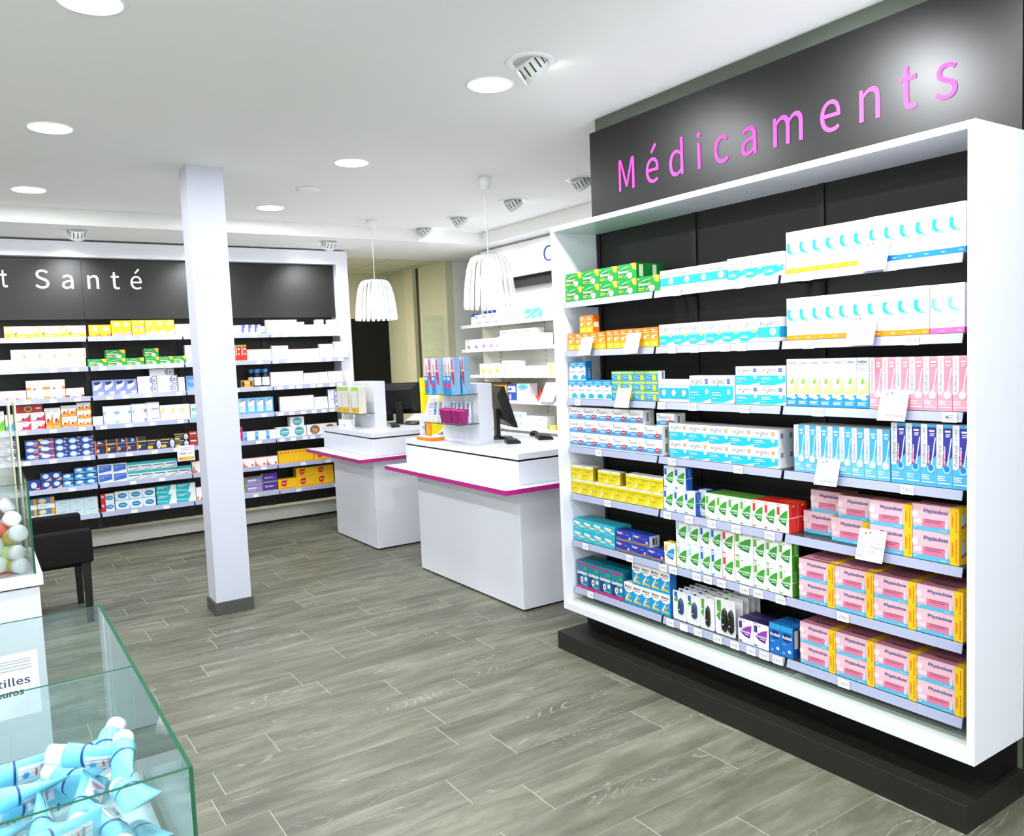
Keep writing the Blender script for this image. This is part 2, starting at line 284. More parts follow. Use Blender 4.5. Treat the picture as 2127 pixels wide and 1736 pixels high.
T = {
 'ber': ('effervescent_tablet_box', 'green effervescent tablet box', GRN, '#0b7a30', '#128a3a', [('p', '#f6a51c', [(0.7, 1), (1, 1), (1, 0.55), (0.82, 0.6)]), ('p', '#ffd34a', [(0.8, 1), (0.92, 1), (0.96, 0.62), (0.86, 0.6)]), ('p', '#e6f2e2', [(0.08, 0.5), (0.14, 0.66), (0.4, 0.8), (0.72, 0.86), (0.36, 0.74), (0.18, 0.6)]),
    ('c', 0.33, 0.5, 0.29, 0.2, '#0a8434'), ('t', 'Berocca', 0.08, 0.42, 0.56, 0.6, '#ffffff', 0, 0.04), ('p', '#f58a1c', [(0.52, 0.4), (0.68, 0.52), (0.56, 0.62)]), ('c', 0.66, 0.22, 0.13, 0.2, '#f5f2ec'), ('t', '30', 0.59, 0.13, 0.73, 0.31, '#c22b25', 0, 0.03), ('r', 0.06, 0.24, 0.36, 0.29, '#f3e43c'), ('r', 0.06, 0.14, 0.3, 0.18, '#f3e43c'), ('c', 0.08, 0.87, 0.03, 0.045, '#cfe8cf'), ('p', '#bfe3bf', [(0.4, 0.1), (0.55, 0.4), (0.58, 0.4), (0.44, 0.1)])], [('r', 0.2, 0.1, 0.5, 0.9, '#d8e8c8')]),
 'nip': ('patch_box', 'low white and cyan patch box', '#f8f9fc', '#f2f3f8', '#f4f5fa', [('r', 0, 0.16, 1, 0.6, '#28b5de'), ('t', 'Nicopatch', 0.08, 0.62, 0.86, 0.84, '#23375c', 0, 0.01), ('c', 0.7, 0.4, 0.16, 0.17, '#bfeaf6'), ('c', 0.7, 0.4, 0.1, 0.12, '#f4fbfd'), ('c', 0.7, 0.4, 0.03, 0.05, '#e88f2a')], [('r', 0, 0.16, 1, 0.6, '#28a5d8')]),
 'niP': ('patch_box', 'tall white and cyan patch box', '#f8f9fc', '#eff0f6', '#f4f5fa', [('p', '#2cc0ea', [(0, 0.06), (0, 0.46), (1, 0.46), (1, 0.2), (0.6, 0.12), (0.4, 0.02)]), ('p', '#a4e2f4', [(0, 0.46), (1, 0.46), (1, 0.54), (0, 0.54)]), ('t', 'NICOPATCH', 0.1, 0.7, 0.84, 0.84, '#3a3f4c'), ('p', '#e2552a', [(0.3, 0.63), (0.34, 0.63), (0.42, 0.78), (0.4, 0.78)]), ('c', 0.8, 0.48, 0.12, 0.1, '#f3c9a0'), ('t', '21', 0.74, 0.44, 0.86, 0.53, '#e0702a', 0, 0.03), ('r', 0.08, 0.25, 0.44, 0.28, '#ffffff'), ('r', 0.08, 0.19, 0.5, 0.215, '#ffffff')], []),
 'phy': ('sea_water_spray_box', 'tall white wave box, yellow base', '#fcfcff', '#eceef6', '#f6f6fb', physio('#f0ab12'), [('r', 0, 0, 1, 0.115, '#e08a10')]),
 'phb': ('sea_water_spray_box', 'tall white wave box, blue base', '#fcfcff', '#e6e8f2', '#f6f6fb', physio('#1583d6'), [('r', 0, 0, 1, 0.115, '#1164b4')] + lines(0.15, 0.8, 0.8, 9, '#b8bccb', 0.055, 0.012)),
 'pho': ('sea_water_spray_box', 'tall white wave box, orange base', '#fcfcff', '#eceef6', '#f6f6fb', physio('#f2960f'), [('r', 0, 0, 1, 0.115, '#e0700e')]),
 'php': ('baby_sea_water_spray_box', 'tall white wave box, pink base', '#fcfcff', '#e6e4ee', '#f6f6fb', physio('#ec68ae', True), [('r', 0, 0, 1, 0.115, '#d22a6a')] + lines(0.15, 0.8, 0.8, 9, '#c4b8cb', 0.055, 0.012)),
 'vit': ('vitamin_box', 'small orange and yellow vitamin box', '#f5a81c', '#e86a14', '#fbf4ea', [('r', 0, 0.72, 1, 1, '#ee8418'), ('r', 0, 0.5, 1, 0.72, '#f2941c'), ('r', 0, 0.0, 1, 0.3, '#f8c81e'), ('r', 0.1, 0.84, 0.6, 0.89, '#fff3e0'), ('r', 0.12, 0.74, 0.85, 0.78, '#fff3e0'), ('c', 0.32, 0.5, 0.2, 0.1, '#fbe6c8'), ('r', 0.5, 0.56, 0.85, 0.6, '#fff3e0'), ('c', 0.5, 0.14, 0.14, 0.08, '#fbe9c0')], [('r', 0.1, 0.3, 0.9, 0.6, '#f5e4c8')]),
 'sed': ('homeopathic_tablet_box', 'blue and white calming tablet box', '#f7f8fb', '#2579c0', '#2f9ad0', [('r', 0, 0.72, 1, 1, '#2f9fd6'), ('c', 0.5, 0.74, 0.2, 0.12, '#2f9fd6'), ('t', 'Sédatif PC', 0.1, 0.4, 0.9, 0.54, '#55627c'), ('c', 0.72, 0.1, 0.34, 0.2, '#25b0d0'), ('r', 0.0, 0, 1, 0.04, '#f7f8fb'), ('r', 0.2, 0.86, 0.8, 0.9, '#bfe3f2'), ('r', 0.1, 0.78, 0.9, 0.8, '#d8eef6')], [('t', 'Sédatif PC', 0.3, 0.1, 0.7, 0.65, '#e8eef6', 90)]),
 'eup': ('herbal_tablet_box', 'green and blue herbal tablet box', '#3c9fd8', '#eceef0', '#6fae2c', [('r', 0, 0.68, 1, 1, '#7ab63a'), ('t', 'EUPHYTOSE', 0.04, 0.72, 0.94, 0.92, '#e9f7dc', 0, 0.03), ('c', 0.68, 0.34, 0.16, 0.3, '#f2d420'), ('p', '#63b03a', [(0.5, 0), (1, 0), (1, 0.3), (0.8, 0.1)]), ('r', 0.1, 0.3, 0.4, 0.36, '#dff2fa'), ('p', '#8fd2ea', [(0, 0.4), (0.6, 0.62), (0.6, 0.68), (0, 0.5)])], [('r', 0.55, 0.2, 0.8, 0.9, '#8b9094')]),
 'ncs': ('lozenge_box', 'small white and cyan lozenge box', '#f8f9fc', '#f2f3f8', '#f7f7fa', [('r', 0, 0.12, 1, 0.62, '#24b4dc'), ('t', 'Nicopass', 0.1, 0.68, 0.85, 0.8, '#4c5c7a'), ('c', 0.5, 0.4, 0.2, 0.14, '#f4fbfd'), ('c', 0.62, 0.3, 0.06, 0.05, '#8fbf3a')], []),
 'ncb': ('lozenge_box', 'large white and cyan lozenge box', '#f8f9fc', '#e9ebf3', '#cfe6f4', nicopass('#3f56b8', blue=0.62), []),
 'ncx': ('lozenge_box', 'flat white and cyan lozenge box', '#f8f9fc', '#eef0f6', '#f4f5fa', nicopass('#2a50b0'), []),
 'nco': ('lozenge_box', 'white and cyan box, orange badge', '#f8f9fc', '#eef0f2', '#f1f1ef', nicopass('#f39a3a'), [('r', 0.3, 0.55, 0.6, 0.8, '#8f9297')]),
 'prg': ('nasal_care_box', 'tall white green-leaf nasal box', '#fafcfb', '#1f7fd0', '#eef0ee', [('p', '#1f97d6', [(0, 0), (1, 0), (1, 0.26), (0.7, 0.25), (0.4, 0.18), (0, 0.22)]), ('c', 0.2, 0.22, 0.24, 0.04, '#e8f6fb'), ('c', 0.6, 0.19, 0.26, 0.04, '#dff2fb'), ('p', '#cfe690', [(0, 0.34), (0.5, 0.38), (1, 0.6), (1, 0.3), (0.4, 0.27), (0, 0.28)]), ('t', 'ProRhinel', 0.1, 0.89, 0.86, 0.95, '#2e3f86', 0, 0.01), ('r', 0.1, 0.86, 0.8, 0.868, '#93a2c4'), ('c', 0.5, 0.54, 0.33, 0.11, '#dfeedd'), ('c', 0.5, 0.54, 0.29, 0.095, '#fafcfb'),
    ('p', '#5aae2c', [(0.38, 0.48), (0.5, 0.47), (0.5, 0.61)]), ('p', '#8cc63a', [(0.5, 0.47), (0.68, 0.5), (0.62, 0.58), (0.5, 0.61)]), ('p', '#8cc63a', [(0.3, 0.56), (0.4, 0.48), (0.5, 0.48)]), ('r', 0.08, 0.1, 0.85, 0.112, '#dff2fb'), ('r', 0.08, 0.075, 0.7, 0.087, '#dff2fb'), ('r', 0.08, 0.05, 0.8, 0.062, '#dff2fb')] + lines(0.15, 0.8, 0.8, 3, '#d3dad6', 0.025, 0.008), []),
 'prp': ('nasal_spray_box', 'tall pink nasal spray box', '#f0a3b4', '#d88a9a', '#f2efec', prspray('#ee8fa6', '#f0a3b4', '#f7d3da', sc='#d84a62'), []),
 'prb': ('nasal_spray_box', 'tall sky-blue nasal spray box', '#4fb6e6', '#3f8fc0', '#f2f2f0', prspray('#45aee0', '#6cc4ea', '#d8f0fa', sc='#5b9cc8'), []),
 'prj': ('nasal_spray_box', 'tall violet and blue spray box', '#4fb6e6', '#e4e8f2', '#e4e6f0', prspray('#3c3ba0', '#4fb4e6', '#8fd8f2', jet=True, sc='#4a9cd4'), []),
 'mag': ('magnesium_box', 'white magnesium box with red seal', '#f6f6f6', '#e4e4e0', '#ecece8', [('p', '#4a9ad6', [(0, 0.08), (0, 0.34), (0.3, 0.46), (0.7, 0.44), (1, 0.5), (1, 0.08)]), ('t', 'MAGNÉ', 0.14, 0.6, 0.56, 0.8, '#6b6f72', 0, 0.01), ('t', 'B6', 0.6, 0.62, 0.8, 0.78, '#f2b48a', 0, 0.0), ('c', 0.76, 0.34, 0.13, 0.17, '#d8292f'), ('r', 0.68, 0.32, 0.84, 0.37, '#ffffff'), ('r', 0.2, 0.3, 0.56, 0.35, '#eaf4fb'), ('r', 0.24, 0.2, 0.5, 0.24, '#bfe0f4'), ('c', 0.12, 0.84, 0.03, 0.05, '#4f5356')], [('r', 0.3, 0.2, 0.5, 0.8, '#7f8284')]),
 'yel': ('digestive_powder_box', 'yellow digestive powder box', '#e9d51c', '#a8962a', '#f3f0dc', [('r', 0, 0.88, 1, 1, '#f6f4ea'), ('r', 0.08, 0.93, 0.3, 0.96, '#77756a'), ('t', 'CITRATE DE BÉTAÏNE', 0.06, 0.68, 0.94, 0.78, '#4e4a12'), ('t', 'UPSA 2g', 0.3, 0.55, 0.74, 0.64, '#4e4a12'), ('p', '#f2ea80', [(0.45, 0.02), (0.97, 0.02), (0.97, 0.5)]), ('r', 0.08, 0.4, 0.5, 0.42, '#8f8428'), ('r', 0.08, 0.34, 0.45, 0.36, '#8f8428'), ('c', 0.84, 0.1, 0.08, 0.05, '#f7c400')], [('t', 'CITRATE', 0.3, 0.15, 0.6, 0.85, '#3e3a12', 90)]),
 'nrb': ('nicotine_gum_box', 'silver and blue gum box', '#eaf0f6', '#1f5fc0', '#d8e4ee', nicorette('#1e62c4', '#9fc8f0'), [('r', 0, 0.5, 1, 0.52, '#dfe8f4'), ('t', 'nicorette', 0.35, 0.56, 0.65, 0.92, '#9fc0f0', 90)]),
 'nrw': ('nicotine_gum_box', 'silver and teal gum box', '#eef3f2', '#d8e6ea', '#e4eeee', nicorette('#a9d8dc', '#d8eaee'), []),
 'nrg': ('nicotine_gum_box', 'white and green gum box', '#f7faf5', '#4a9c2c', '#5fa53a', nicorette('#66ae3c', '#4a9c2c'), [('r', 0, 0.5, 1, 0.52, '#eaf5e4'), ('t', 'nicorette', 0.35, 0.56, 0.65, 0.92, '#d8eecf', 90)]),
 'nrr': ('nicotine_gum_box', 'white and red gum box', '#fbf7f5', '#e2231a', '#d42a20', nicorette('#e2352a', '#f2a03a'), [('r', 0, 0.5, 1, 0.52, '#ffffff'), ('t', 'nicorette', 0.35, 0.56, 0.65, 0.86, '#8c100a', 90), ('c', 0.5, 0.92, 0.16, 0.04, '#7cc04a')]),
 'nry': ('nicotine_gum_box', 'white and yellow gum box', '#fbfaf0', '#f0c030', '#f6d060', nicorette('#f4c43a', '#f0a020', '#2a9cd8', '#1a74b4'), []),
 'nrp': ('nicotine_gum_box', 'white and purple gum box', '#faf8fb', '#3a1d6a', '#3a2260', nicorette('#4a2a86', '#8a4ab0', '#9b3fb4', '#6c1f8c'), []),
 'phd': ('saline_dose_box', 'pink saline box, yellow band', '#f4c6d2', '#f2c416', '#cf8494', [('r', 0, 0.0, 0.82, 0.17, '#62bde2'), ('p', '#e87fa2', [(0.22, 0.17), (0.74, 0.17), (0.74, 0.62), (0.22, 0.62)]), ('p', '#f4c0ce', [(0.22, 0.46), (0.74, 0.46), (0.74, 0.64), (0.22, 0.64)]), ('t', 'Physiodose', 0.25, 0.66, 0.77, 0.85, '#1d3f86', 0, 0.035), ('c', 0.12, 0.34, 0.1, 0.1, '#f6dbe2'), ('c', 0.06, 0.6, 0.07, 0.16, '#f7dfe5'), ('r', 0.28, 0.42, 0.68, 0.45, '#b0647e'), ('r', 0.28, 0.34, 0.62, 0.37, '#b0647e'),
    ('c', 0.74, 0.28, 0.035, 0.14, '#bfe4f2'), ('c', 0.74, 0.46, 0.02, 0.07, '#d6eef6'), ('r', 0.82, 0.0, 1, 1, '#f8cb12'), ('t', 'FORMAT', 0.845, 0.3, 0.895, 0.76, '#d4321e', 90, 0.03), ('t', 'ÉCONOMIQUE', 0.92, 0.12, 0.97, 0.88, '#d4321e', 90, 0.03), ('r', 0.04, 0.1, 0.1, 0.13, '#ffffff'), ('r', 0.6, 0.05, 0.76, 0.11, '#8fd4ee')],
    [('r', 0.2, 0.3, 0.55, 0.75, '#dfe6d8'), ('p', '#c8283c', [(0.2, 0.22), (0.6, 0.3), (0.6, 0.4), (0.2, 0.32)]), ('r', 0.26, 0.3, 0.3, 0.8, '#8fc3d4'), ('r', 0.36, 0.3, 0.4, 0.8, '#8fc3d4'), ('r', 0.46, 0.3, 0.5, 0.8, '#8fc3d4')],
    [('r', 0.82, 0, 1, 1, '#f2c416'), ('t', 'Physiodose', 0.25, 0.3, 0.75, 0.6, '#5c2440', 0, 0.02)]),
 'tea': ('spray_tablet_box', 'small turquoise and white tablet box', '#35b8cc', '#2aa0b8', '#3cb4c8', [('p', '#e9f6f7', [(0, 0.5), (0.4, 0.62), (1, 0.42), (1, 0.3), (0.4, 0.44), (0, 0.36)]), ('p', '#f4fbfb', [(0.08, 0.64), (0.7, 0.58), (0.7, 0.74), (0.08, 0.84)]), ('r', 0.32, 0.44, 0.68, 0.56, '#e8a83a'), ('r', 0.12, 0.46, 0.3, 0.55, '#17608c'), ('r', 0.1, 0.16, 0.7, 0.2, '#bfe6ec')], []),
 'vog': ('antinausea_box', 'dark blue and orange box', '#1d3cae', '#c9ccd4', '#243f9c', [('t', 'Voga', 0.06, 0.6, 0.36, 0.86, '#ffffff', 0, 0.04), ('t', 'lib', 0.37, 0.64, 0.52, 0.86, '#e2352a', 0, 0.04), ('p', '#6a6f80', [(0, 0), (1, 0), (1, 0.3), (0.6, 0.16), (0, 0.34)]), ('p', '#f07a2a', [(0.05, 0.36), (0.4, 0.2), (0.8, 0.26), (1, 0.44), (0.8, 0.2), (0.4, 0.12)]), ('c', 0.84, 0.4, 0.06, 0.14, '#e9c6a8'), ('r', 0.6, 0.66, 0.8, 0.7, '#a9b8ee')], [('r', 0.3, 0.2, 0.5, 0.8, '#33363c'), ('r', 0.6, 0.2, 0.7, 0.8, '#33363c')]),
 'gav': ('antacid_sachet_box', 'teal and navy antacid box', '#1784a0', '#136c84', '#1b7f90', [('p', '#123f7e', [(0, 0.08), (0.6, 0.08), (0.42, 0.4), (0.5, 0.6), (0, 0.66)]), ('r', 0, 0, 1, 0.08, '#e2267c'), ('r', 0.1, 0.86, 0.82, 0.94, '#c61f6a'), ('t', 'Gaviscon', 0.03, 0.5, 0.92, 0.64, '#ffffff', 0, 0.05), ('c', 0.42, 0.3, 0.13, 0.12, '#f4f6f8'), ('p', '#e0401e', [(0.34, 0.26), (0.5, 0.26), (0.42, 0.38)]), ('c', 0.8, 0.36, 0.12, 0.08, '#e8eef4'), ('p', '#46b02c', [(0.56, 0.7), (0.9, 0.68), (0.9, 0.8), (0.7, 0.82)]), ('r', 0.36, 0.13, 0.84, 0.16, '#8fd0e4')], [('t', 'GAVISCON', 0.3, 0.2, 0.7, 0.9, '#0a4a6a', 90)]),
 'maa': ('antacid_tablet_box', 'blue and white antacid box', '#1ea0dc', '#1b74c2', '#f4f4f2', [('p', '#f8f8f6', [(0, 1), (1, 1), (1, 0.64), (0.6, 0.54), (0.3, 0.56), (0, 0.7)]), ('t', 'Maalox', 0.1, 0.76, 0.88, 0.9, '#23262b', 0, 0.04), ('r', 0.2, 0.68, 0.78, 0.715, '#e05a3a'), ('p', '#f4f2ea', [(0.1, 0.2), (0.5, 0.52), (0.6, 0.5), (0.24, 0.16)]), ('p', '#f2c544', [(0.12, 0.1), (0.5, 0.14), (0.9, 0.1), (0.9, 0.17), (0.4, 0.24), (0.12, 0.2)]), ('p', '#f2c544', [(0.5, 0.34), (0.78, 0.46), (0.82, 0.42), (0.54, 0.3)])], []),
 'nit': ('nicotine_tablet_box', 'blue tablet box with oval logo', '#1671c8', '#1450a4', '#2a78c4', [('c', 0.5, 0.64, 0.46, 0.14, '#0d2f78'), ('t', 'Nicotinell', 0.08, 0.58, 0.92, 0.7, '#f4f8fc', 0, 0.04), ('r', 0, 0.82, 1, 1, '#2aa4dc'), ('c', 0.72, 0.2, 0.14, 0.05, '#e4f2f8'), ('r', 0.1, 0.4, 0.5, 0.42, '#a8d4f4')] + lines(0.1, 0.14, 0.4, 3, '#a8d4f4', 0.03, 0.012), [('r', 0.2, 0.3, 0.6, 0.9, '#e8ecf2')]),
 # ---- back wall
 'ly1': ('wide_medicine_box', 'wide white box with yellow band', '#fbf9f2', '#e8c040', '#f8f6ea', [('p', '#f6dc4a', [(0.02, 0), (0.26, 0), (0.3, 0.6), (0.24, 1), (0.02, 1)]), ('c', 0.14, 0.68, 0.1, 0.24, '#fbfbf6'), ('r', 0.3, 0.08, 1, 0.38, '#f6c82a'), ('p', '#5a3a12', [(0.34, 0.28), (0.42, 0.36), (0.46, 0.56), (0.36, 0.4)]), ('r', 0.5, 0.16, 0.75, 0.26, '#fbf0b8'), ('c', 0.12, 0.3, 0.06, 0.12, '#f2b814')], []),
 'lyr': ('vitamin_box', 'yellow and red vitamin box', '#f3d81e', '#d8a818', '#e8c818', [('p', '#cf2a2a', [(0, 0), (1, 0), (1, 0.3), (0.5, 0.1), (0, 0.16)]), ('c', 0.5, 0.66, 0.3, 0.18, '#faf6b0'), ('c', 0.85, 0.1, 0.1, 0.06, '#f6c0c0')], []),
 'lyp': ('vitamin_box', 'yellow and pink vitamin box', '#f3df1e', '#d8b818', '#e8d018', [('p', '#e59ad0', [(0, 0), (1, 0), (1, 0.34), (0.5, 0.22), (0, 0.12)]), ('c', 0.5, 0.76, 0.3, 0.14, '#faf6b0'), ('c', 0.5, 0.46, 0.22, 0.06, '#f0c01a')], []),
 'lyt2': ('vitamin_box', 'yellow and pale blue vitamin box', '#efe03a', '#d8c018', '#e8d018', [('p', '#cfe3e8', [(0, 0), (1, 0), (1, 0.4), (0.5, 0.3), (0, 0.2)]), ('c', 0.5, 0.8, 0.28, 0.12, '#faf6a8'), ('c', 0.5, 0.45, 0.26, 0.08, '#f2b81a')], []),
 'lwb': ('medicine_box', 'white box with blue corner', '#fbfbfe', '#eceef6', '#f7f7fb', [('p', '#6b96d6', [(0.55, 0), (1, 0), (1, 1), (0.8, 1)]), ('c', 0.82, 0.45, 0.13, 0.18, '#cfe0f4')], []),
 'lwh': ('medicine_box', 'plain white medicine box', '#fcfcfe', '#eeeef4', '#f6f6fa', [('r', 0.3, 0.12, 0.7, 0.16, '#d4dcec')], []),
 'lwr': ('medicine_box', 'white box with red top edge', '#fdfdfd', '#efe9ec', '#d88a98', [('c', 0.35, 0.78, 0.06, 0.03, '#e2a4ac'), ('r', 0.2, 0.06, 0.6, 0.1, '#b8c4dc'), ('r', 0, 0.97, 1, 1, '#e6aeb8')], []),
 'lpu': ('medicine_box', 'white and purple medicine box', '#f2f0fa', '#5a62c0', '#b03a8a', [('p', '#5a62c4', [(0, 0.1), (0.34, 0.3), (0.6, 1), (0, 1)]), ('p', '#e4c8e4', [(0.3, 0.4), (0.9, 0.8), (0.9, 0.9), (0.3, 0.6)]), ('c', 0.6, 0.35, 0.26, 0.14, '#dce6f6')], []),
 'lbb': ('medicine_box', 'pale blue medicine box', '#bcd0ee', '#7f9ad0', '#c8d4ea', [('r', 0, 0, 1, 0.22, '#3f74c8'), ('r', 0.2, 0.5, 0.8, 0.56, '#eaf0fa')], []),
 'lpe': ('herbal_tea_box', 'white box with peach swirl', '#fdfbf9', '#f2eeea', '#f8f6f2', [('c', 0.85, 0.3, 0.13, 0.28, '#f6dcc8'), ('c', 0.86, 0.22, 0.08, 0.16, '#f2b08a'), ('r', 0.2, 0.24, 0.6, 0.28, '#e6b4a8'), ('r', 0.15, 0.55, 0.5, 0.58, '#ecdcd4')], []),
 'lco': ('adhesive_cream_box', 'tall red and orange box', '#e22a1c', '#b81c14', '#8ac03a', [('r', 0, 0.9, 1, 1, '#8fc43a'), ('t', 'Complexe', 0.1, 0.35, 0.4, 0.88, '#ffffff', 90, 0.03), ('c', 0.7, 0.74, 0.16, 0.06, '#ffffff'), ('c', 0.7, 0.45, 0.16, 0.05, '#f6c8a8'), ('r', 0.1, 0.0, 0.9, 0.06, '#7cb82a')], []),
 'lwg': ('medicine_box', 'white box with lime edge', '#fbfcf6', '#eef0e2', '#f6f7ee', [('r', 0, 0.95, 1, 1, '#dfe89a'), ('r', 0.0, 0.04, 1, 0.1, '#e4ec9c'), ('r', 0.96, 0, 1, 1, '#dfe89a')], []),
 'lpk': ('medicine_box', 'white box with pink curve', '#fdfbfc', '#f2eaee', '#f8f4f6', [('p', '#ee9ab8', [(0, 0.02), (0.5, 0.02), (1, 0.3), (0.96, 0.36), (0.5, 0.12), (0.04, 0.3)]), ('c', 0.02, 0.16, 0.08, 0.12, '#e0587e'), ('r', 0.3, 0.5, 0.7, 0.54, '#ecb8c8')], []),
 'lor': ('medicine_box', 'white box with orange corners', '#fdfcfb', '#f0ece8', '#f6f4f0', [('r', 0, 0, 0.22, 0.28, '#f2a02e'), ('r', 0.84, 0, 1, 0.28, '#f2901e'), ('c', 0.42, 0.08, 0.06, 0.1, '#6b6a66'), ('r', 0.5, 0.55, 0.8, 0.58, '#f0c4a0')], []),
 'lrd': ('medicine_box', 'white box with red corners', '#fdfcfb', '#f0ece8', '#f6f4f0', [('r', 0, 0, 0.2, 0.28, '#d8303a'), ('r', 0.82, 0.04, 1, 0.3, '#d8303a'), ('c', 0.42, 0.08, 0.06, 0.1, '#55504c')], []),
 'lbt': ('contact_lens_kit_box', 'violet-blue box with white splash', '#8b98dc', '#5a66b0', '#7480c4', [('p', '#2b2f52', [(0.1, 0.86), (0.6, 0.92), (0.8, 0.8), (0.3, 0.66)]), ('p', '#e9edfa', [(0.1, 0.64), (0.6, 0.74), (0.85, 0.88), (0.9, 0.96), (0.8, 0.6), (0.4, 0.4), (0.1, 0.34)]), ('p', '#dfe5f8', [(0.3, 0.04), (0.9, 0.06), (0.95, 0.26), (0.5, 0.22)]), ('r', 0.3, 0.1, 0.6, 0.14, '#4a5cc0')], []),
 'lwn': ('medicine_box', 'white box with navy emblem', '#fbfbfd', '#3a4280', '#d8dae6', [('r', 0.72, 0.04, 0.98, 0.96, '#2c3468'), ('r', 0.75, 0.1, 0.95, 0.9, '#f4f4f8'), ('r', 0.8, 0.3, 0.9, 0.68, '#1c2050'), ('r', 0.83, 0.4, 0.88, 0.6, '#f4f4f8'), ('c', 0.68, 0.5, 0.08, 0.36, '#8fa2d8'), ('r', 0.3, 0.45, 0.5, 0.5, '#e4c8d0')], []),
 'lbs': ('medicine_box', 'small mid-blue medicine box', '#5f95d8', '#3f6cb0', '#4f80c4', [('r', 0.1, 0.2, 0.7, 0.5, '#8fb8ea'), ('r', 0.3, 0.1, 0.9, 0.16, '#dfeafa')], []),
 'lgo': ('lozenge_tin_box', 'amber and dark lozenge box', '#e29a22', '#5a3c10', '#b87c1c', [('c', 0.16, 0.5, 0.14, 0.4, '#3c2a10'), ('c', 0.86, 0.5, 0.1, 0.4, '#46300f'), ('r', 0.32, 0.6, 0.7, 0.75, '#f8e0a0'), ('r', 0.36, 0.3, 0.68, 0.38, '#f6d078')], []),
 'lgr': ('syrup_box', 'tall white and green box', '#f8fbf4', '#dfeed0', '#f2f6ec', [('p', '#7cc83a', [(0, 0), (1, 0), (1, 0.6), (0.5, 0.42), (0, 0.16)]), ('r', 0.2, 0.78, 0.8, 0.82, '#b8ccb0'), ('c', 0.3, 0.4, 0.1, 0.05, '#2a3c6a')], []),
 'lbl': ('syrup_box', 'white and blue syrup box', '#f8fafc', '#dfe8f0', '#f2f4f6', [('p', '#3aa4e0', [(0, 0), (1, 0), (1, 0.7), (0.6, 0.34), (0, 0.28)]), ('c', 0.4, 0.4, 0.14, 0.07, '#28407a'), ('c', 0.3, 0.34, 0.12, 0.05, '#b8283a'), ('r', 0.15, 0.8, 0.7, 0.84, '#b0bcd0')], []),
 'lrw': ('multipack_box', 'white and crimson multipack', '#fbf8f8', '#c8283e', '#f0e4e6', [('p', '#d8304e', [(0.3, 0.16), (0.8, 0.5), (1, 0.9), (1, 0), (0, 0), (0, 0.08)]), ('c', 0.5, 0.34, 0.08, 0.12, '#28407a'), ('r', 0.3, 0.78, 0.7, 0.83, '#c4b8cc'), ('t', 'petits fruits', 0.05, 0.03, 0.8, 0.12, '#ffffff', 0, 0.03)], []),
 'lrx': ('gift_box', 'dark red box with gold seal', '#b3211e', '#8c1614', '#9c1c1a', [('c', 0.5, 0.45, 0.14, 0.34, '#d8b060'), ('c', 0.5, 0.45, 0.09, 0.22, '#8c3a1c'), ('r', 0.76, 0.4, 0.94, 0.6, '#f2ccc0'), ('r', 0.2, 0.86, 0.7, 0.96, '#2a1512')], []),
 'lof': ('syrup_box', 'white and orange fruit box', '#fbfaf8', '#e8a060', '#f4f0ea', [('p', '#f39a24', [(0, 0), (1, 0), (1, 0.72), (0.7, 0.44), (0.3, 0.3), (0, 0.26)]), ('c', 0.42, 0.44, 0.14, 0.06, '#28407a'), ('c', 0.36, 0.36, 0.15, 0.06, '#d8301c'), ('r', 0.12, 0.82, 0.74, 0.86, '#a8b0c8'), ('r', 0.1, 0.08, 0.8, 0.13, '#f8d090')], []),
 'lwc': ('medicine_box', 'white box with pale blue ends', '#fbfcfe', '#e4ecf6', '#f4f6fa', [('r', 0, 0.06, 0.16, 0.4, '#a8d0f2'), ('r', 0.78, 0.06, 1, 0.4, '#98ccf2'), ('r', 0.3, 0.5, 0.7, 0.54, '#d2dced')], []),
 'lwv': ('medicine_box', 'white box with violet end', '#fbfafe', '#ece8f6', '#f4f4fa', [('r', 0.82, 0.04, 1, 0.42, '#a896d6'), ('r', 0.05, 0.06, 0.18, 0.34, '#c9bfe8'), ('r', 0.2, 0.5, 0.7, 0.56, '#dcd6ee')], []),
 'lws': ('medicine_box', 'white box with grey swoosh', '#fcfcfd', '#eeeef2', '#f6f6f8', [('p', '#8fa6bc', [(0.3, 0.3), (0.5, 0.2), (0.9, 0.28), (0.94, 0.44), (0.7, 0.34), (0.4, 0.36)])], []),
 'lyw': ('medicine_box', 'white box with yellow swoosh', '#fdfdf8', '#f2f2e4', '#f8f8ee', [('p', '#f2dc30', [(0.04, 0.36), (0.1, 0.36), (0.4, 0.72), (0.5, 0.86), (0.2, 0.7)])], []),
 'lte': ('medicine_box', 'white box with aqua end', '#fafdfd', '#e4f2f2', '#f4f8f8', [('r', 0.1, 0.04, 1, 0.46, '#6ad0d6'), ('r', 0.3, 0.2, 0.7, 0.28, '#c8f0f0')], []),
 'lbw': ('sachet_box', 'sky-blue box with white bottle', '#6ebcec', '#4a94d0', '#5aa8dc', [('p', '#f4f8fc', [(0.2, 0.16), (0.8, 0.16), (0.86, 0.84), (0.14, 0.84)]), ('c', 0.45, 0.36, 0.26, 0.18, '#c2e2f6'), ('p', '#b02a5a', [(0.2, 0.72), (0.9, 0.9), (0.9, 0.95), (0.2, 0.78)]), ('r', 0, 0, 1, 0.1, '#52a4e0')], []),
 'lbr': ('dental_tablet_box', 'navy and red denture tablet box', '#2456b4', '#142c74', '#1c3c8c', [('p', '#d23440', [(0.4, 0), (1, 0), (1, 0.34), (0.7, 0.2)]), ('r', 0.8, 0.68, 1, 0.98, '#e0322c'), ('p', '#9fc0ea', [(0.5, 0.4), (1, 0.4), (1, 0.62), (0.5, 0.66)]), ('c', 0.4, 0.52, 0.3, 0.3, '#e4eefa'), ('r', 0.64, 0.16, 0.96, 0.26, '#f6dcdc')], []),
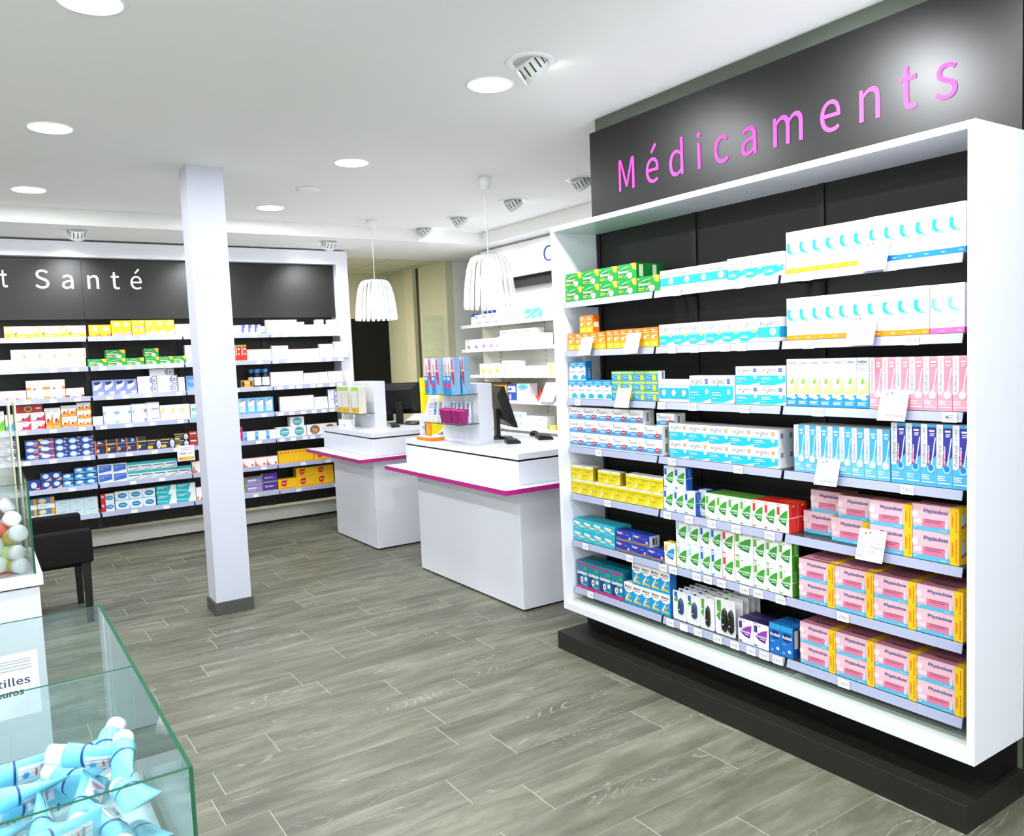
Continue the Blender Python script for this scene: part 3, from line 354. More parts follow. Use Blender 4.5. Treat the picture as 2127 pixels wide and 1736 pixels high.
 'lby': ('dental_tablet_box', 'blue and red box, yellow corner', '#2a5cb8', '#e4e0d0', '#f2d878', [('r', 0.0, 0.7, 0.3, 1, '#f4d45a'), ('p', '#d23440', [(0.5, 0), (1, 0), (1, 0.34), (0.7, 0.2)]), ('r', 0.8, 0.7, 1, 1, '#e0322c'), ('p', '#a8c4ea', [(0.5, 0.4), (1, 0.4), (1, 0.6), (0.5, 0.66)]), ('c', 0.42, 0.52, 0.3, 0.3, '#eef3fb')], []),
 'lbn': ('dental_tablet_box', 'navy denture box with pale oval', '#1d3f98', '#12245c', '#2a6ab8', [('c', 0.38, 0.5, 0.32, 0.42, '#6ea4de'), ('c', 0.38, 0.5, 0.24, 0.34, '#e6eff9'), ('r', 0.76, 0.84, 1, 1, '#f0a060'), ('t', 'n', 0.72, 0.3, 0.86, 0.56, '#e4ecf8', 0, 0.04)], []),
 'lno': ('herbal_capsule_box', 'navy and orange capsule box', '#22305c', '#e0702a', '#2c3350', [('r', 0, 0, 0.12, 1, '#e8762a'), ('r', 0.12, 0.62, 1, 0.68, '#5fa4d8'), ('c', 0.28, 0.3, 0.14, 0.14, '#f0a070'), ('p', '#c8d4e4', [(0.5, 0.74), (0.9, 0.78), (0.6, 0.96)]), ('r', 0.44, 0.4, 0.86, 0.44, '#7f90bc')], []),
 'lnr': ('herbal_capsule_box', 'navy and red capsule box', '#242a4c', '#e0702a', '#2c3350', [('r', 0, 0, 0.12, 1, '#e8762a'), ('r', 0.12, 0.64, 1, 0.7, '#e03a2a'), ('c', 0.28, 0.24, 0.14, 0.14, '#f0b090'), ('p', '#c8d4e4', [(0.2, 0.76), (0.8, 0.78), (0.4, 0.94)])], []),
 'lny': ('herbal_capsule_box', 'navy and yellow capsule box', '#242a4c', '#e0702a', '#3c3a30', [('r', 0, 0, 0.12, 1, '#e8862a'), ('r', 0.12, 0.62, 1, 0.7, '#e8cc2a'), ('c', 0.28, 0.3, 0.14, 0.14, '#f4dc60'), ('r', 0.4, 0.36, 0.9, 0.4, '#7f90bc')], []),
 'lnh': ('herbal_capsule_box', 'navy box with yellow label', '#1c2850', '#141c3c', '#d8b82a', [('r', 0.02, 0.9, 0.7, 0.98, '#e4c42a'), ('r', 0.04, 0.12, 0.42, 0.42, '#f2c020'), ('c', 0.88, 0.5, 0.16, 0.42, '#e8eaf0'), ('p', '#1c2850', [(0.82, 0.2), (0.9, 0.3), (0.86, 0.7)]), ('r', 0.1, 0.6, 0.6, 0.66, '#c8ccdc')], []),
 'lr2': ('tonic_box', 'dark red tonic box', '#a8221e', '#7c1614', '#8c1a18', [('r', 0.1, 0.6, 0.5, 0.8, '#f2dcd8'), ('r', 0.1, 0.3, 0.8, 0.36, '#d87a70')], []),
 'lmg': ('bandage_box', 'magenta bandage box', '#e6218c', '#b0186a', '#c41c78', [('c', 0.5, 0.5, 0.3, 0.3, '#2a1024')], []),
 'lwd': ('medicine_box', 'white box with blue stripe', '#fbfbfd', '#e8eaf2', '#f4f4f8', [('r', 0.04, 0.02, 0.34, 0.96, '#7fc4ee'), ('r', 0.04, 0.02, 0.34, 0.4, '#2a90d8'), ('c', 0.2, 0.8, 0.04, 0.06, '#8a2a5a'), ('r', 0.45, 0.5, 0.8, 0.54, '#dcc8d4')], []),
 'lci': ('trace_element_box', 'white box with teal disc', '#f6f6f6', '#dcdcda', '#e8e8e6', [('c', 0.52, 0.5, 0.33, 0.44, '#4fa8b4'), ('r', 0.26, 0.5, 0.8, 0.6, '#d8eef0'), ('r', 0.3, 0.36, 0.74, 0.42, '#b8dce0')], []),
 'lcu': ('trace_element_box', 'white box with brown disc', '#f6f6f6', '#dcdcda', '#e8e8e6', [('c', 0.52, 0.5, 0.33, 0.44, '#96602f'), ('t', 'Cu', 0.36, 0.38, 0.68, 0.66, '#f6efe8', 0, 0.04), ('r', 0.34, 0.24, 0.7, 0.3, '#e0c4a8')], []),
 'lst': ('dental_tablet_box', 'navy box with crimson foot', '#223c94', '#162a6c', '#1c348c', [('c', 0.45, 0.5, 0.26, 0.3, '#dfe8f6'), ('p', '#b82434', [(0.3, 0), (1, 0), (1, 0.34)]), ('r', 0.6, 0.1, 0.9, 0.2, '#f4dcdc')], []),
 'lb2': ('dental_tablet_box', 'navy box with peach corner', '#24449c', '#d8dce8', '#1c348c', [('c', 0.5, 0.58, 0.3, 0.28, '#dfe8f6'), ('p', '#f2b684', [(0.4, 0), (1, 0), (1, 0.4)]), ('p', '#16307c', [(0, 0.1), (0.5, 0.24), (0.9, 0.5), (0.9, 0.42), (0.5, 0.12), (0, 0)])], []),
 'lcy': ('dental_tablet_box', 'cyan and navy tablet box', '#2aa0d8', '#1c6cae', '#20489c', [('r', 0, 0.78, 1, 1, '#1b3c8c'), ('c', 0.42, 0.6, 0.3, 0.26, '#e4f0fa'), ('p', '#1b3c8c', [(0.6, 0.4), (1, 0.3), (1, 0.7)]), ('r', 0.5, 0.14, 0.9, 0.24, '#d0ecf8'), ('t', 'on', 0.46, 0.52, 0.72, 0.7, '#ffffff', 0, 0.04)], []),
 'lmp': ('magnesium_powder_box', 'white box with blue label', '#f2f4fa', '#dcdce4', '#e8eaf0', [('r', 0.06, 0.3, 0.94, 0.92, '#3a6cc8'), ('p', '#3a6cc8', [(0.06, 0.1), (0.94, 0.3), (0.94, 0.32), (0.06, 0.32)]), ('t', 'Magnesium', 0.12, 0.66, 0.8, 0.8, '#c8daf6', 0, 0.02), ('r', 0.14, 0.5, 0.4, 0.56, '#a8c4f0')], []),
 'lnc': ('medicine_box', 'white and turquoise medicine box', '#dceeee', '#2a9c9c', '#3cb0ae', [('r', 0, 0.7, 1, 1, '#36b4b4'), ('r', 0.06, 0.42, 0.9, 0.56, '#5a7a9c'), ('p', '#e07a50', [(0, 0.1), (0.6, 0.2), (1, 0.36), (1, 0.28), (0.6, 0.1)]), ('r', 0.04, 0.02, 0.9, 0.1, '#9fdcdc')], []),
 'lre': ('medicine_box', 'white box with coral flame', '#fbf4f0', '#e6c8bc', '#e48a6a', [('p', '#e4683c', [(0.0, 0), (0.5, 0.04), (0.2, 0.26), (0.1, 0.7)]), ('c', 0.82, 0.2, 0.1, 0.14, '#d8502c'), ('c', 0.5, 0.66, 0.3, 0.2, '#fdfaf8')], []),
 'lyt': ('cough_syrup_box', 'tall narrow yellow box', '#fbc512', '#d8a00c', '#8c8a5a', [('c', 0.55, 0.84, 0.32, 0.075, '#d8321c'), ('r', 0.25, 0.83, 0.85, 0.85, '#f6d8d0'), ('r', 0, 0.06, 1, 0.08, '#d8501c')], []),
 'lye': ('cough_syrup_box', 'yellow box with red disc', '#fbc512', '#c88c0c', '#d8a818', [('p', '#2a3c8c', [(0.3, 0.7), (0.46, 0.94), (0.46, 0.7)]), ('c', 0.3, 0.56, 0.15, 0.32, '#d8281c'), ('r', 0.2, 0.52, 0.4, 0.6, '#fbe0d8'), ('r', 0.1, 0.08, 0.95, 0.12, '#d8401c')], []),
 'ly2': ('medicine_box', 'white box with blue and amber panel', '#f4f6f8', '#c8ccd4', '#3a74b8', [('r', 0, 0.45, 1, 1, '#4a86c4'), ('r', 0.78, 0.4, 1, 1, '#f0a81c'), ('c', 0.28, 0.7, 0.22, 0.22, '#f6e0a0'), ('r', 0.1, 0.2, 0.6, 0.25, '#b8bcc8')], []),
 'llb': ('medicine_box', 'pale blue and lime box', '#cfe6f2', '#a8c8d8', '#bcd8e4', [('p', '#d8e48a', [(0.4, 0.1), (1, 0.22), (1, 0.34), (0.4, 0.2)]), ('r', 0.3, 0.58, 0.76, 0.66, '#9fb6c6'), ('r', 0.1, 0.42, 0.6, 0.45, '#b0ccd8')], []),
 'lrb': ('medicine_box', 'red and blue oval box', '#eaf2f6', '#8c1c1c', '#a02020', [('r', 0, 0, 0.36, 1, '#c82028'), ('c', 0.64, 0.5, 0.3, 0.26, '#3a90c0'), ('c', 0.14, 0.7, 0.1, 0.14, '#f6d0d0'), ('r', 0.5, 0.46, 0.8, 0.54, '#bfe0ee')], []),
 'lov': ('medicine_box', 'white box with blue oval', '#eef5f8', '#2a78b0', '#5aa8d0', [('c', 0.54, 0.5, 0.34, 0.28, '#2a86b8'), ('r', 0.34, 0.46, 0.74, 0.55, '#a8d8ea'), ('r', 0, 0, 1, 0.08, '#8fc4de'), ('p', '#9fd0e8', [(0, 0.08), (0.2, 0.08), (0, 0.5)])], []),
 'ltw': ('medicine_box', 'large aqua and white box', '#f0f7f7', '#1c8c96', '#2fa0a8', [('p', '#2ab4c0', [(0, 0), (0.6, 0), (0.76, 1), (0, 1)]), ('r', 0.08, 0.82, 0.6, 0.88, '#dff6f6'), ('r', 0.08, 0.7, 0.4, 0.76, '#dff6f6'), ('p', '#8fe0e2', [(0, 0.3), (0.6, 0.2), (0.62, 0.3), (0, 0.42)])], []),
 'lvi': ('medicine_box', 'lilac box with lime frame', '#8f7cc4', '#cfe04a', '#cfe04a', [('r', 0, 0, 1, 0.08, '#cfe04a'), ('r', 0.14, 0.5, 0.66, 0.72, '#eae4f6'), ('c', 0.82, 0.5, 0.1, 0.24, '#a898d4'), ('r', 0.14, 0.3, 0.6, 0.38, '#d8d0ee')], []),
 'lvd': ('medicine_box', 'deep violet box with lime frame', '#4c2e98', '#cfe04a', '#3c2478', [('r', 0, 0, 1, 0.08, '#cfe04a'), ('t', 'Eureton', 0.14, 0.44, 0.7, 0.66, '#eae4f6', 0, 0.03), ('p', '#8a5cc4', [(0.7, 0.2), (0.9, 0.5), (0.7, 0.9), (0.84, 0.5)])], []),
 # ---- white shelves on the right at the back
 'rwb': ('care_product_box', 'white box with royal blue marks', '#fcfcff', '#eef0f8', '#f4f6fb', [('r', 0.1, 0.7, 0.4, 0.8, '#2a5cd0'), ('r', 0.3, 0.12, 0.9, 0.22, '#5a90d8'), ('r', 0.1, 0.3, 0.6, 0.33, '#b8cce8')], []),
 'rwt': ('care_product_box', 'white box with turquoise marks', '#fcfdff', '#eef4f6', '#f6f8fa', [('r', 0.1, 0.78, 0.4, 0.84, '#5cc8d8'), ('c', 0.3, 0.2, 0.14, 0.08, '#4cc0d8'), ('r', 0.6, 0.6, 0.8, 0.7, '#2ab4d0')], []),
 'rbl': ('care_product_box', 'bright blue wave box', '#48b8ea', '#1c84d0', '#c8e8f6', [('p', '#a8e0f6', [(0, 0.5), (0.6, 0.6), (1, 0.95), (1, 0.8), (0.5, 0.4), (0, 0.3)]), ('p', '#d8f2fa', [(0.1, 0.1), (0.9, 0.2), (0.8, 0.3)])], []),
 'rwf': ('inhaler_box', 'white box with blue and orange figure', '#fcfbfa', '#eeeeee', '#f6f6f4', [('r', 0.1, 0.82, 0.7, 0.87, '#c4c4cc'), ('p', '#4a7cc8', [(0.4, 0.1), (0.7, 0.1), (0.5, 0.5)]), ('p', '#e8902a', [(0.3, 0.14), (0.5, 0.3), (0.3, 0.5)])], []),
 'rwg': ('inhaler_box', 'white box with magenta figure', '#fcfbfa', '#eeeeee', '#f6f6f4', [('r', 0.1, 0.82, 0.7, 0.87, '#c4c4cc'), ('c', 0.5, 0.26, 0.18, 0.14, '#e478b0'), ('r', 0.44, 0.36, 0.56, 0.54, '#d85a9c')], []),
 'rwx': ('medicine_box', 'white box with small grey lettering', '#fcfcfd', '#f0f0f4', '#f6f6f8', [('r', 0.12, 0.48, 0.66, 0.58, '#a9b0c2')], []),
 'rwk': ('medicine_box', 'white box with black lettering', '#fcfcfd', '#d8dad8', '#eef0ee', [('r', 0.12, 0.42, 0.3, 0.56, '#2c3038'), ('r', 0.33, 0.42, 0.66, 0.54, '#2c3038')], []),
 'rwy': ('medicine_box', 'white box with yellow lamp', '#fcfcfb', '#f0f0ee', '#f6f6f4', [('r', 0.1, 0.82, 0.7, 0.87, '#c4c4cc'), ('c', 0.45, 0.36, 0.2, 0.16, '#f2e020'), ('c', 0.6, 0.14, 0.14, 0.08, '#f0d040')], []),
 'rwm': ('medicine_box', 'white box with pink lettering', '#fdfbfd', '#f4eef2', '#f8f6f8', [('p', '#e888c4', [(0.06, 0.26), (0.8, 0.52), (0.8, 0.66), (0.06, 0.4)])], []),
 'ryl': ('medicine_box', 'white and amber medicine box', '#fdfaf0', '#f0ece0', '#f8f6ee', [('r', 0.3, 0, 0.8, 1, '#f6c878')], []),
 'rbr': ('sun_care_box', 'brown and gold box', '#c8862a', '#5c3412', '#6a3c14', [('p', '#f2d8a0', [(0.5, 0), (0.9, 0), (0.8, 0.7), (0.6, 0.9)]), ('r', 0, 0.86, 1, 1, '#6a3a12')], []),
 'rdb': ('toothbrush_pack', 'blue and white hanging pack', '#2858b8', '#1c3c88', '#d8dce8', [('r', 0.06, 0.5, 0.94, 0.86, '#f0f2f6'), ('r', 0.1, 0.6, 0.5, 0.76, '#3a68c8'), ('c', 0.3, 0.22, 0.14, 0.18, '#e8a8b8'), ('c', 0.66, 0.24, 0.18, 0.22, '#2a48a8')], []),
 'rsk': ('care_product_box', 'white box with cyan disc', '#eceff2', '#f4f6f8', '#f4f6f8', [('c', 0.5, 0.8, 0.4, 0.12, '#38c0dc'), ('r', 0.2, 0.62, 0.7, 0.67, '#d868b8')], []),
 'rwc': ('medicine_box', 'white box with cyan tooth marks', '#f4f8fb', '#e4ecf2', '#eef2f6', [('c', 0.3, 0.5, 0.1, 0.26, '#a8dcf0'), ('c', 0.6, 0.5, 0.1, 0.26, '#a8dcf0'), ('r', 0.2, 0.1, 0.8, 0.16, '#c8dcea')], []),
 'rwz': ('medicine_box', 'white box with pale blue lettering', '#f4f8fb', '#e4ecf2', '#eef2f6', [('r', 0.1, 0.4, 0.86, 0.56, '#b4d4ea'), ('r', 0.1, 0.2, 0.5, 0.26, '#c8dcea')], []),
 'rye': ('medicine_box', 'small yellow and green box', '#f6c43a', '#d8a020', '#f0c850', [('r', 0, 0, 0.16, 1, '#3aa848'), ('r', 0.3, 0.3, 0.8, 0.6, '#fbe8a8')], []),
 # ---- counter
 'tbr': ('toothbrush_pack', 'blue and pink electric toothbrush pack', '#6fbcea', '#9cc8ea', '#e8eef4', [('r', 0, 0.5, 0.55, 1, '#e4dce6'), ('r', 0.55, 0.5, 1, 1, '#c8a8cc'), ('p', '#b89a8c', [(0.2, 0.5), (0.42, 0.54), (0.34, 0.84), (0.2, 0.8)]), ('c', 0.26, 0.68, 0.1, 0.05, '#d8b890'), ('r', 0, 0, 0.5, 0.5, '#2f86d0'), ('r', 0.04, 0.18, 0.48, 0.3, '#d83a78'), ('r', 0.06, 0.38, 0.36, 0.47, '#cfe4f6'),
    ('p', '#c8284e', [(0.5, 0.62), (0.92, 0.62), (0.94, 0.24), (0.78, 0.28), (0.66, 0.4)]), ('p', '#5ab0e4', [(0.5, 0.5), (0.66, 0.56), (0.62, 0.62), (0.5, 0.62)]), ('r', 0.68, 0.66, 0.78, 0.94, '#b83458'), ('r', 0.5, 0.62, 0.94, 0.65, '#f4f0f4')], [('r', 0, 0.34, 1, 0.35, '#7aa4cc'), ('r', 0, 0.66, 1, 0.67, '#7aa4cc')]),
 'cgr': ('spray_bottle_box', 'white, green and yellow box', '#f2f2ea', '#ece8d8', '#f8f8f2', [('r', 0, 0.84, 1, 0.98, '#b8e452'), ('r', 0, 0, 1, 0.22, '#f5c51c'), ('r', 0.5, 0.4, 0.53, 0.78, '#c8c8d4'), ('r', 0.1, 0.12, 0.5, 0.15, '#c8901c'), ('r', 0.92, 0.22, 0.96, 0.8, '#5a5a50')], []),
}
RUNS = [
 ('G',1,'ber',3.553,4,0.1422,0.0745,2,0,0.0,2,0),
 ('G',1,'ber',2.982,1,0.156,0.075,1,0,0.0,1,0),
 ('G',1,'nip',2.823,4,0.1012,0.088,1,0,0.0,1,0),
 ('G',1,'niP',2.413,3,0.0963,0.095,1,0,0.0,1,0),
 ('G',1,'phy',2.109,6,0.0592,0.163,1,0,0.0,1,0),
 ('G',1,'phb',1.752,6,0.0577,0.165,1,0,0.0,1,0),
 ('G',2,'vit',3.547,5,0.0634,0.09,1,0,0.0,1,0),
 ('G',2,'vit',3.442,2,0.056,0.09,1,1,0.0,1,0),
 ('G',2,'vit',3.225,7,0.0544,0.093,1,0,0.0,1,0),
 ('G',2,'niP',2.839,3,0.0963,0.101,1,0,0.0,1,0),
 ('G',2,'niP',2.543,3,0.0957,0.1,1,0,0.0,1,0),
 ('G',2,'nip',2.252,1,0.104,0.098,1,0,0.0,1,0),
 ('G',2,'pho',2.111,10,0.0584,0.166,1,0,0.0,1,0),
 ('G',2,'php',1.525,2,0.058,0.165,1,0,0.0,1,0),
 ('G',3,'sed',3.56,5,0.0726,0.1,1,0,0.0,1,0),
 ('G',3,'sed',3.546,2,0.0705,0.101,1,1,0.0,1,0),
 ('G',3,'eup',3.194,4,0.085,0.0487,3,0,0.0,1,0),
 ('G',3,'ncs',2.849,3,0.0647,0.106,1,0,0.0,1,0),
 ('G',3,'ncb',2.65,2,0.1275,0.123,1,0,0.0,1,0),
 ('G',3,'ncx',2.379,2,0.1285,0.081,2,0,0.0,1,0),
 ('G',3,'prg',2.115,7,0.0517,0.188,1,0,0.0,1,0),
 ('G',3,'prp',1.752,7,0.0506,0.187,1,0,0.0,1,0),
 ('G',4,'mag',3.56,5,0.1188,0.072,3,0,0.0,1,0),
 ('G',4,'mag',2.966,1,0.127,0.0705,2,0,0.0,1,0),
 ('G',4,'mag',2.894,1,0.121,0.064,1,2,0.02,1,0),
 ('G',4,'nco',2.791,5,0.1254,0.0805,2,0,0.0,2,0),
 ('G',4,'prb',2.085,8,0.0516,0.189,1,0,0.0,2,0),
 ('G',4,'prj',1.669,5,0.0552,0.217,1,0,0.0,1,0),
 ('G',5,'yel',3.56,8,0.0899,0.079,1,0,0.0,1,0),
 ('G',5,'yel',3.56,2,0.0945,0.078,1,1,0.0,1,0),
 ('G',5,'yel',3.331,2,0.089,0.07,1,1,0.0,1,0),
 ('G',5,'yel',3.108,3,0.0893,0.073,1,1,0.0,2,0),
 ('G',5,'nrb',2.839,3,0.0693,0.11,1,0,0.0,1,0),
 ('G',5,'nrb',2.833,2,0.072,0.109,1,1,0.0,1,0),
 ('G',5,'nrb',2.638,1,0.047,0.12,1,0,0.03,1,0),
 ('G',5,'nrg',2.57,4,0.0665,0.117,1,0,0.0,2,0),
 ('G',5,'nrr',2.303,3,0.0627,0.12,1,0,0.0,2,0),
 ('G',5,'phd',2.1,1,0.165,0.091,1,0,0.075,1,0),
 ('G',5,'phd',1.938,1,0.165,0.094,1,0,0.03,1,0),
 ('G',5,'phd',1.755,1,0.165,0.097,1,0,0.0,1,0),
 ('G',5,'phd',1.59,1,0.165,0.104,1,0,0.0,1,0),
 ('G',5,'phd',2.064,1,0.165,0.091,1,1,0.075,1,0),
 ('G',5,'phd',1.908,1,0.165,0.09,1,1,0.03,1,0),
 ('G',5,'phd',1.755,1,0.165,0.092,1,1,0.0,1,0),
 ('G',5,'phd',1.59,1,0.165,0.093,1,1,0.0,1,0),
 ('G',6,'tea',3.56,4,0.0873,0.0595,2,0,0.0,2,0),
 ('G',6,'vog',3.206,3,0.1213,0.056,1,0,0.0,1,0),
 ('G',6,'vog',3.198,2,0.126,0.057,1,1,0.0,1,0),
 ('G',6,'nry',2.845,1,0.078,0.107,1,0,0.0,1,0),
 ('G',6,'nrw',2.762,2,0.076,0.115,2,0,0.0,1,0),
 ('G',6,'nrb',2.609,2,0.0665,0.114,2,0,0.0,1,0),
 ('G',6,'nrr',2.475,1,0.069,0.115,2,0,0.0,1,0),
 ('G',6,'nrg',2.405,1,0.103,0.116,2,0,0.0,1,0),
 ('G',6,'nrg',2.301,3,0.066,0.112,2,0,0.0,1,0),
 ('G',6,'phd',2.07,4,0.1647,0.087,2,0,0.0,2,0),
 ('G',7,'gav',3.541,4,0.0972,0.15,1,0,0.0,2,0),
 ('G',7,'maa',3.147,5,0.0666,0.109,1,0,0.0,1,0),
 ('G',7,'maa',3.082,4,0.0677,0.113,1,1,0.0,1,0),
 ('G',7,'nrp',2.393,2,0.0835,0.108,1,0,0.0,2,0),
 ('G',7,'nit',2.223,2,0.059,0.129,1,0,0.0,2,0),
 ('G',7,'phd',2.069,4,0.1648,0.087,2,0,0.0,2,0),
 ('L',1,'ly1',0.264,3,0.2053,0.106,1,0,0.0,1,0),
 ('L',1,'lyr',0.903,2,0.089,0.11,1,0,0.0,1,0),
 ('L',1,'lyp',1.086,2,0.0825,0.147,1,0,0.0,1,0),
 ('L',1,'lyp',1.255,2,0.0545,0.0745,2,0,0.0,1,0),
 ('L',1,'lyt2',1.367,3,0.0847,0.148,1,0,0.0,1,0),
 ('L',1,'lwb',1.625,1,0.221,0.108,1,0,0.0,1,0),
 ('L',1,'lwh',2.161,1,0.079,0.088,1,0,0.0,1,0),
 ('L',1,'lpu',2.242,3,0.0617,0.093,1,0,0.0,1,0),
 ('L',1,'lbb',2.429,1,0.045,0.078,1,0,0.0,1,0),
 ('L',1,'lwr',2.481,4,0.0785,0.138,1,0,0.0,1,0),
 ('L',1,'lwr',2.799,1,0.074,0.115,1,0,0.0,1,0),
 ('L',1,'lwh',2.875,5,0.075,0.086,1,0,0.0,1,0),
 ('L',1,'lwh',2.99,1,0.09,0.049,1,1,0.0,1,0),
 ('L',1,'lwr',3.123,1,0.104,0.048,1,1,0.0,1,0),
 ('L',2,'lpe',0.192,6,0.1112,0.086,1,0,0.0,1,0),
 ('L',2,'lpe',0.296,5,0.1138,0.084,1,1,0.0,1,0),
 ('L',2,'ber',0.872,3,0.1557,0.069,1,0,0.0,1,0),
 ('L',2,'ber',1.347,3,0.1197,0.073,1,0,0.0,1,0),
 ('L',2,'ber',1.02,1,0.165,0.077,1,1,0.0,1,0),
 ('L',2,'ber',1.34,1,0.127,0.078,1,1,0.0,1,0),
 ('L',2,'lwh',1.7,1,0.095,0.172,1,0,0.0,1,0),
 ('L',2,'lco',2.158,2,0.058,0.161,1,0,0.0,1,0),
 ('L',2,'lwg',2.276,3,0.0807,0.113,1,0,0.0,1,0),
 ('L',2,'lwr',2.524,2,0.0835,0.143,1,0,0.0,1,0),
 ('L',2,'lwr',2.693,4,0.08,0.104,1,0,0.0,1,0),
 ('L',2,'lwr',3.018,2,0.0755,0.0735,2,0,0.0,1,0),
 ('L',2,'lwr',3.174,2,0.0805,0.0845,2,0,0.0,1,0),
 ('L',3,'lpk',0.165,3,0.0727,0.084,1,0,0.0,1,0),
 ('L',3,'lor',0.387,2,0.147,0.082,2,0,0.0,1,0),
 ('L',3,'lrd',0.685,1,0.142,0.083,1,0,0.0,1,0),
 ('L',3,'lbt',0.894,4,0.0915,0.14,1,0,0.0,1,0),
 ('L',3,'lwn',1.266,2,0.1735,0.0785,2,0,0.0,1,0),
 ('L',3,'lwn',1.377,1,0.216,0.063,1,2,0.02,1,0),
 ('L',3,'lwh',1.619,1,0.058,0.136,1,0,0.0,1,0),
 ('L',3,'lbs',1.688,1,0.114,0.072,2,0,0.0,1,0),
 ('L',3,'lgo',2.199,1,0.116,0.074,1,0,0.0,1,0),
 ('L',3,'lwr',2.497,4,0.0835,0.142,1,0,0.0,1,0),
 ('L',3,'lwr',2.836,2,0.081,0.118,1,0,0.0,1,0),
 ('L',3,'lwr',3.001,1,0.089,0.0605,2,0,0.0,1,0),
 ('L',3,'lwr',3.094,2,0.0795,0.124,1,0,0.0,1,0),
 ('L',4,'lgr',0.141,1,0.068,0.18,1,0,0.0,1,0),
 ('L',4,'lbl',0.213,1,0.069,0.146,1,0,0.0,1,0),
 ('L',4,'lrw',0.288,2,0.1125,0.0755,2,0,0.0,1,0),
 ('L',4,'lrx',0.279,1,0.217,0.075,1,2,0.0,1,0),
 ('L',4,'lof',0.505,2,0.062,0.181,1,0,0.0,1,0),
 ('L',4,'lof',0.633,2,0.0605,0.097,2,0,0.0,1,0),
 ('L',4,'lof',0.756,2,0.056,0.0707,3,0,0.0,1,0),
 ('L',4,'lwh',0.876,1,0.083,0.08,1,0,0.0,1,0),
 ('L',4,'lwc',0.965,2,0.1145,0.0825,2,0,0.0,1,0),
 ('L',4,'lwv',1.198,1,0.127,0.0855,2,0,0.0,1,0),
 ('L',4,'lws',1.327,1,0.11,0.0885,2,0,0.0,1,0),
 ('L',4,'lyw',1.441,3,0.088,0.142,1,0,0.0,1,0),
 ('L',4,'lte',1.712,1,0.09,0.068,2,0,0.0,1,0),
 ('L',4,'lbw',2.152,4,0.088,0.16,1,0,0.0,1,0),
 ('L',4,'lwr',2.574,4,0.088,0.152,1,0,0.0,1,0),
 ('L',4,'lwr',2.93,2,0.072,0.128,1,0,0.0,1,0),
 ('L',4,'lwn',3.08,1,0.103,0.194,1,0,0.0,1,0),
 ('L',5,'lbr',0.087,2,0.104,0.0683,3,0,0.0,1,0),
 ('L',5,'lbr',0.339,1,0.1,0.0587,3,0,0.0,1,0),
 ('L',5,'lby',0.441,1,0.117,0.0597,3,0,0.0,1,0),
 ('L',5,'lbn',0.561,3,0.1037,0.0583,3,0,0.0,1,0),
 ('L',5,'lnr',0.874,1,0.086,0.123,1,0,0.0,1,0),
 ('L',5,'lny',0.963,1,0.083,0.128,1,0,0.0,1,0),
 ('L',5,'lno',1.05,2,0.083,0.129,1,0,0.0,1,0),
 ('L',5,'lny',1.22,1,0.084,0.13,1,0,0.0,1,0),
 ('L',5,'lnh',1.306,2,0.118,0.089,1,0,0.0,1,0),
 ('L',5,'lnh',1.547,1,0.121,0.063,2,0,0.0,1,0),
 ('L',5,'lr2',1.677,1,0.136,0.07,2,0,0.0,1,0),
 ('L',5,'lmg',2.13,1,0.053,0.0715,2,0,0.0,1,0),
 ('L',5,'lwd',2.185,3,0.1113,0.09,1,0,0.0,1,0),
 ('L',5,'lci',2.52,2,0.1535,0.104,1,0,0.0,1,0),
 ('L',5,'lci',2.662,1,0.147,0.096,1,1,0.0,1,0),
 ('L',5,'lcu',2.834,2,0.1625,0.107,1,0,0.0,1,0),
 ('L',6,'lst',0.341,1,0.089,0.091,1,0,0.0,1,0),
 ('L',6,'lb2',0.435,2,0.0805,0.0715,2,0,0.0,1,0),
 ('L',6,'lcy',0.602,1,0.088,0.061,2,0,0.0,1,0),
 ('L',6,'lcy',0.696,2,0.0905,0.0547,3,0,0.0,1,0),
 ('L',6,'lmp',0.882,2,0.1205,0.082,2,0,0.0,1,0),
 ('L',6,'lnc',1.124,5,0.1114,0.081,1,0,0.0,1,0),
 ('L',6,'lnc',1.127,4,0.1073,0.08,1,1,0.0,1,0),
 ('L',6,'lre',1.689,1,0.123,0.11,1,0,0.0,1,0),
 ('L',6,'lre',2.161,3,0.1173,0.086,1,0,0.0,1,0),
 ('L',6,'lyt',2.521,9,0.0407,0.129,1,0,0.0,1,0),
 ('L',6,'lye',2.894,2,0.204,0.091,1,0,0.0,1,0),
 ('L',7,'ly2',0.271,1,0.12,0.0945,2,0,0.0,1,0),
 ('L',7,'ly2',0.394,1,0.132,0.0965,2,0,0.0,1,0),
 ('L',7,'llb',0.529,3,0.1117,0.0745,2,0,0.0,1,0),
 ('L',7,'lrb',0.887,1,0.11,0.081,2,0,0.0,1,0),
 ('L',7,'lov',1.003,3,0.1143,0.085,2,0,0.0,1,0),
 ('L',7,'ltw',1.355,2,0.175,0.0875,2,0,0.0,1,0),
 ('L',7,'lor',1.709,1,0.104,0.12,1,0,0.0,1,0),
 ('L',7,'lvi',2.175,1,0.169,0.0785,2,0,0.0,1,0),
 ('L',7,'lvd',2.349,1,0.146,0.089,2,0,0.0,1,0),
 ('L',7,'lye',2.502,3,0.1973,0.103,1,0,0.0,1,0),
 ('L',7,'lye',2.693,2,0.199,0.092,1,1,0.0,1,0),
 ('N',1,'rwb',8.084,3,0.1707,0.113,1,0,0.0,1,0),
 ('N',1,'rwt',7.56,4,0.097,0.139,1,0,0.0,1,0),
 ('N',1,'rbl',7.06,2,0.1455,0.113,1,0,0.0,1,0),
 ('N',1,'rwt',6.76,1,0.209,0.062,2,0,0.0,1,0),
 ('N',2,'rwf',8.326,2,0.166,0.118,1,0,0.0,1,0),
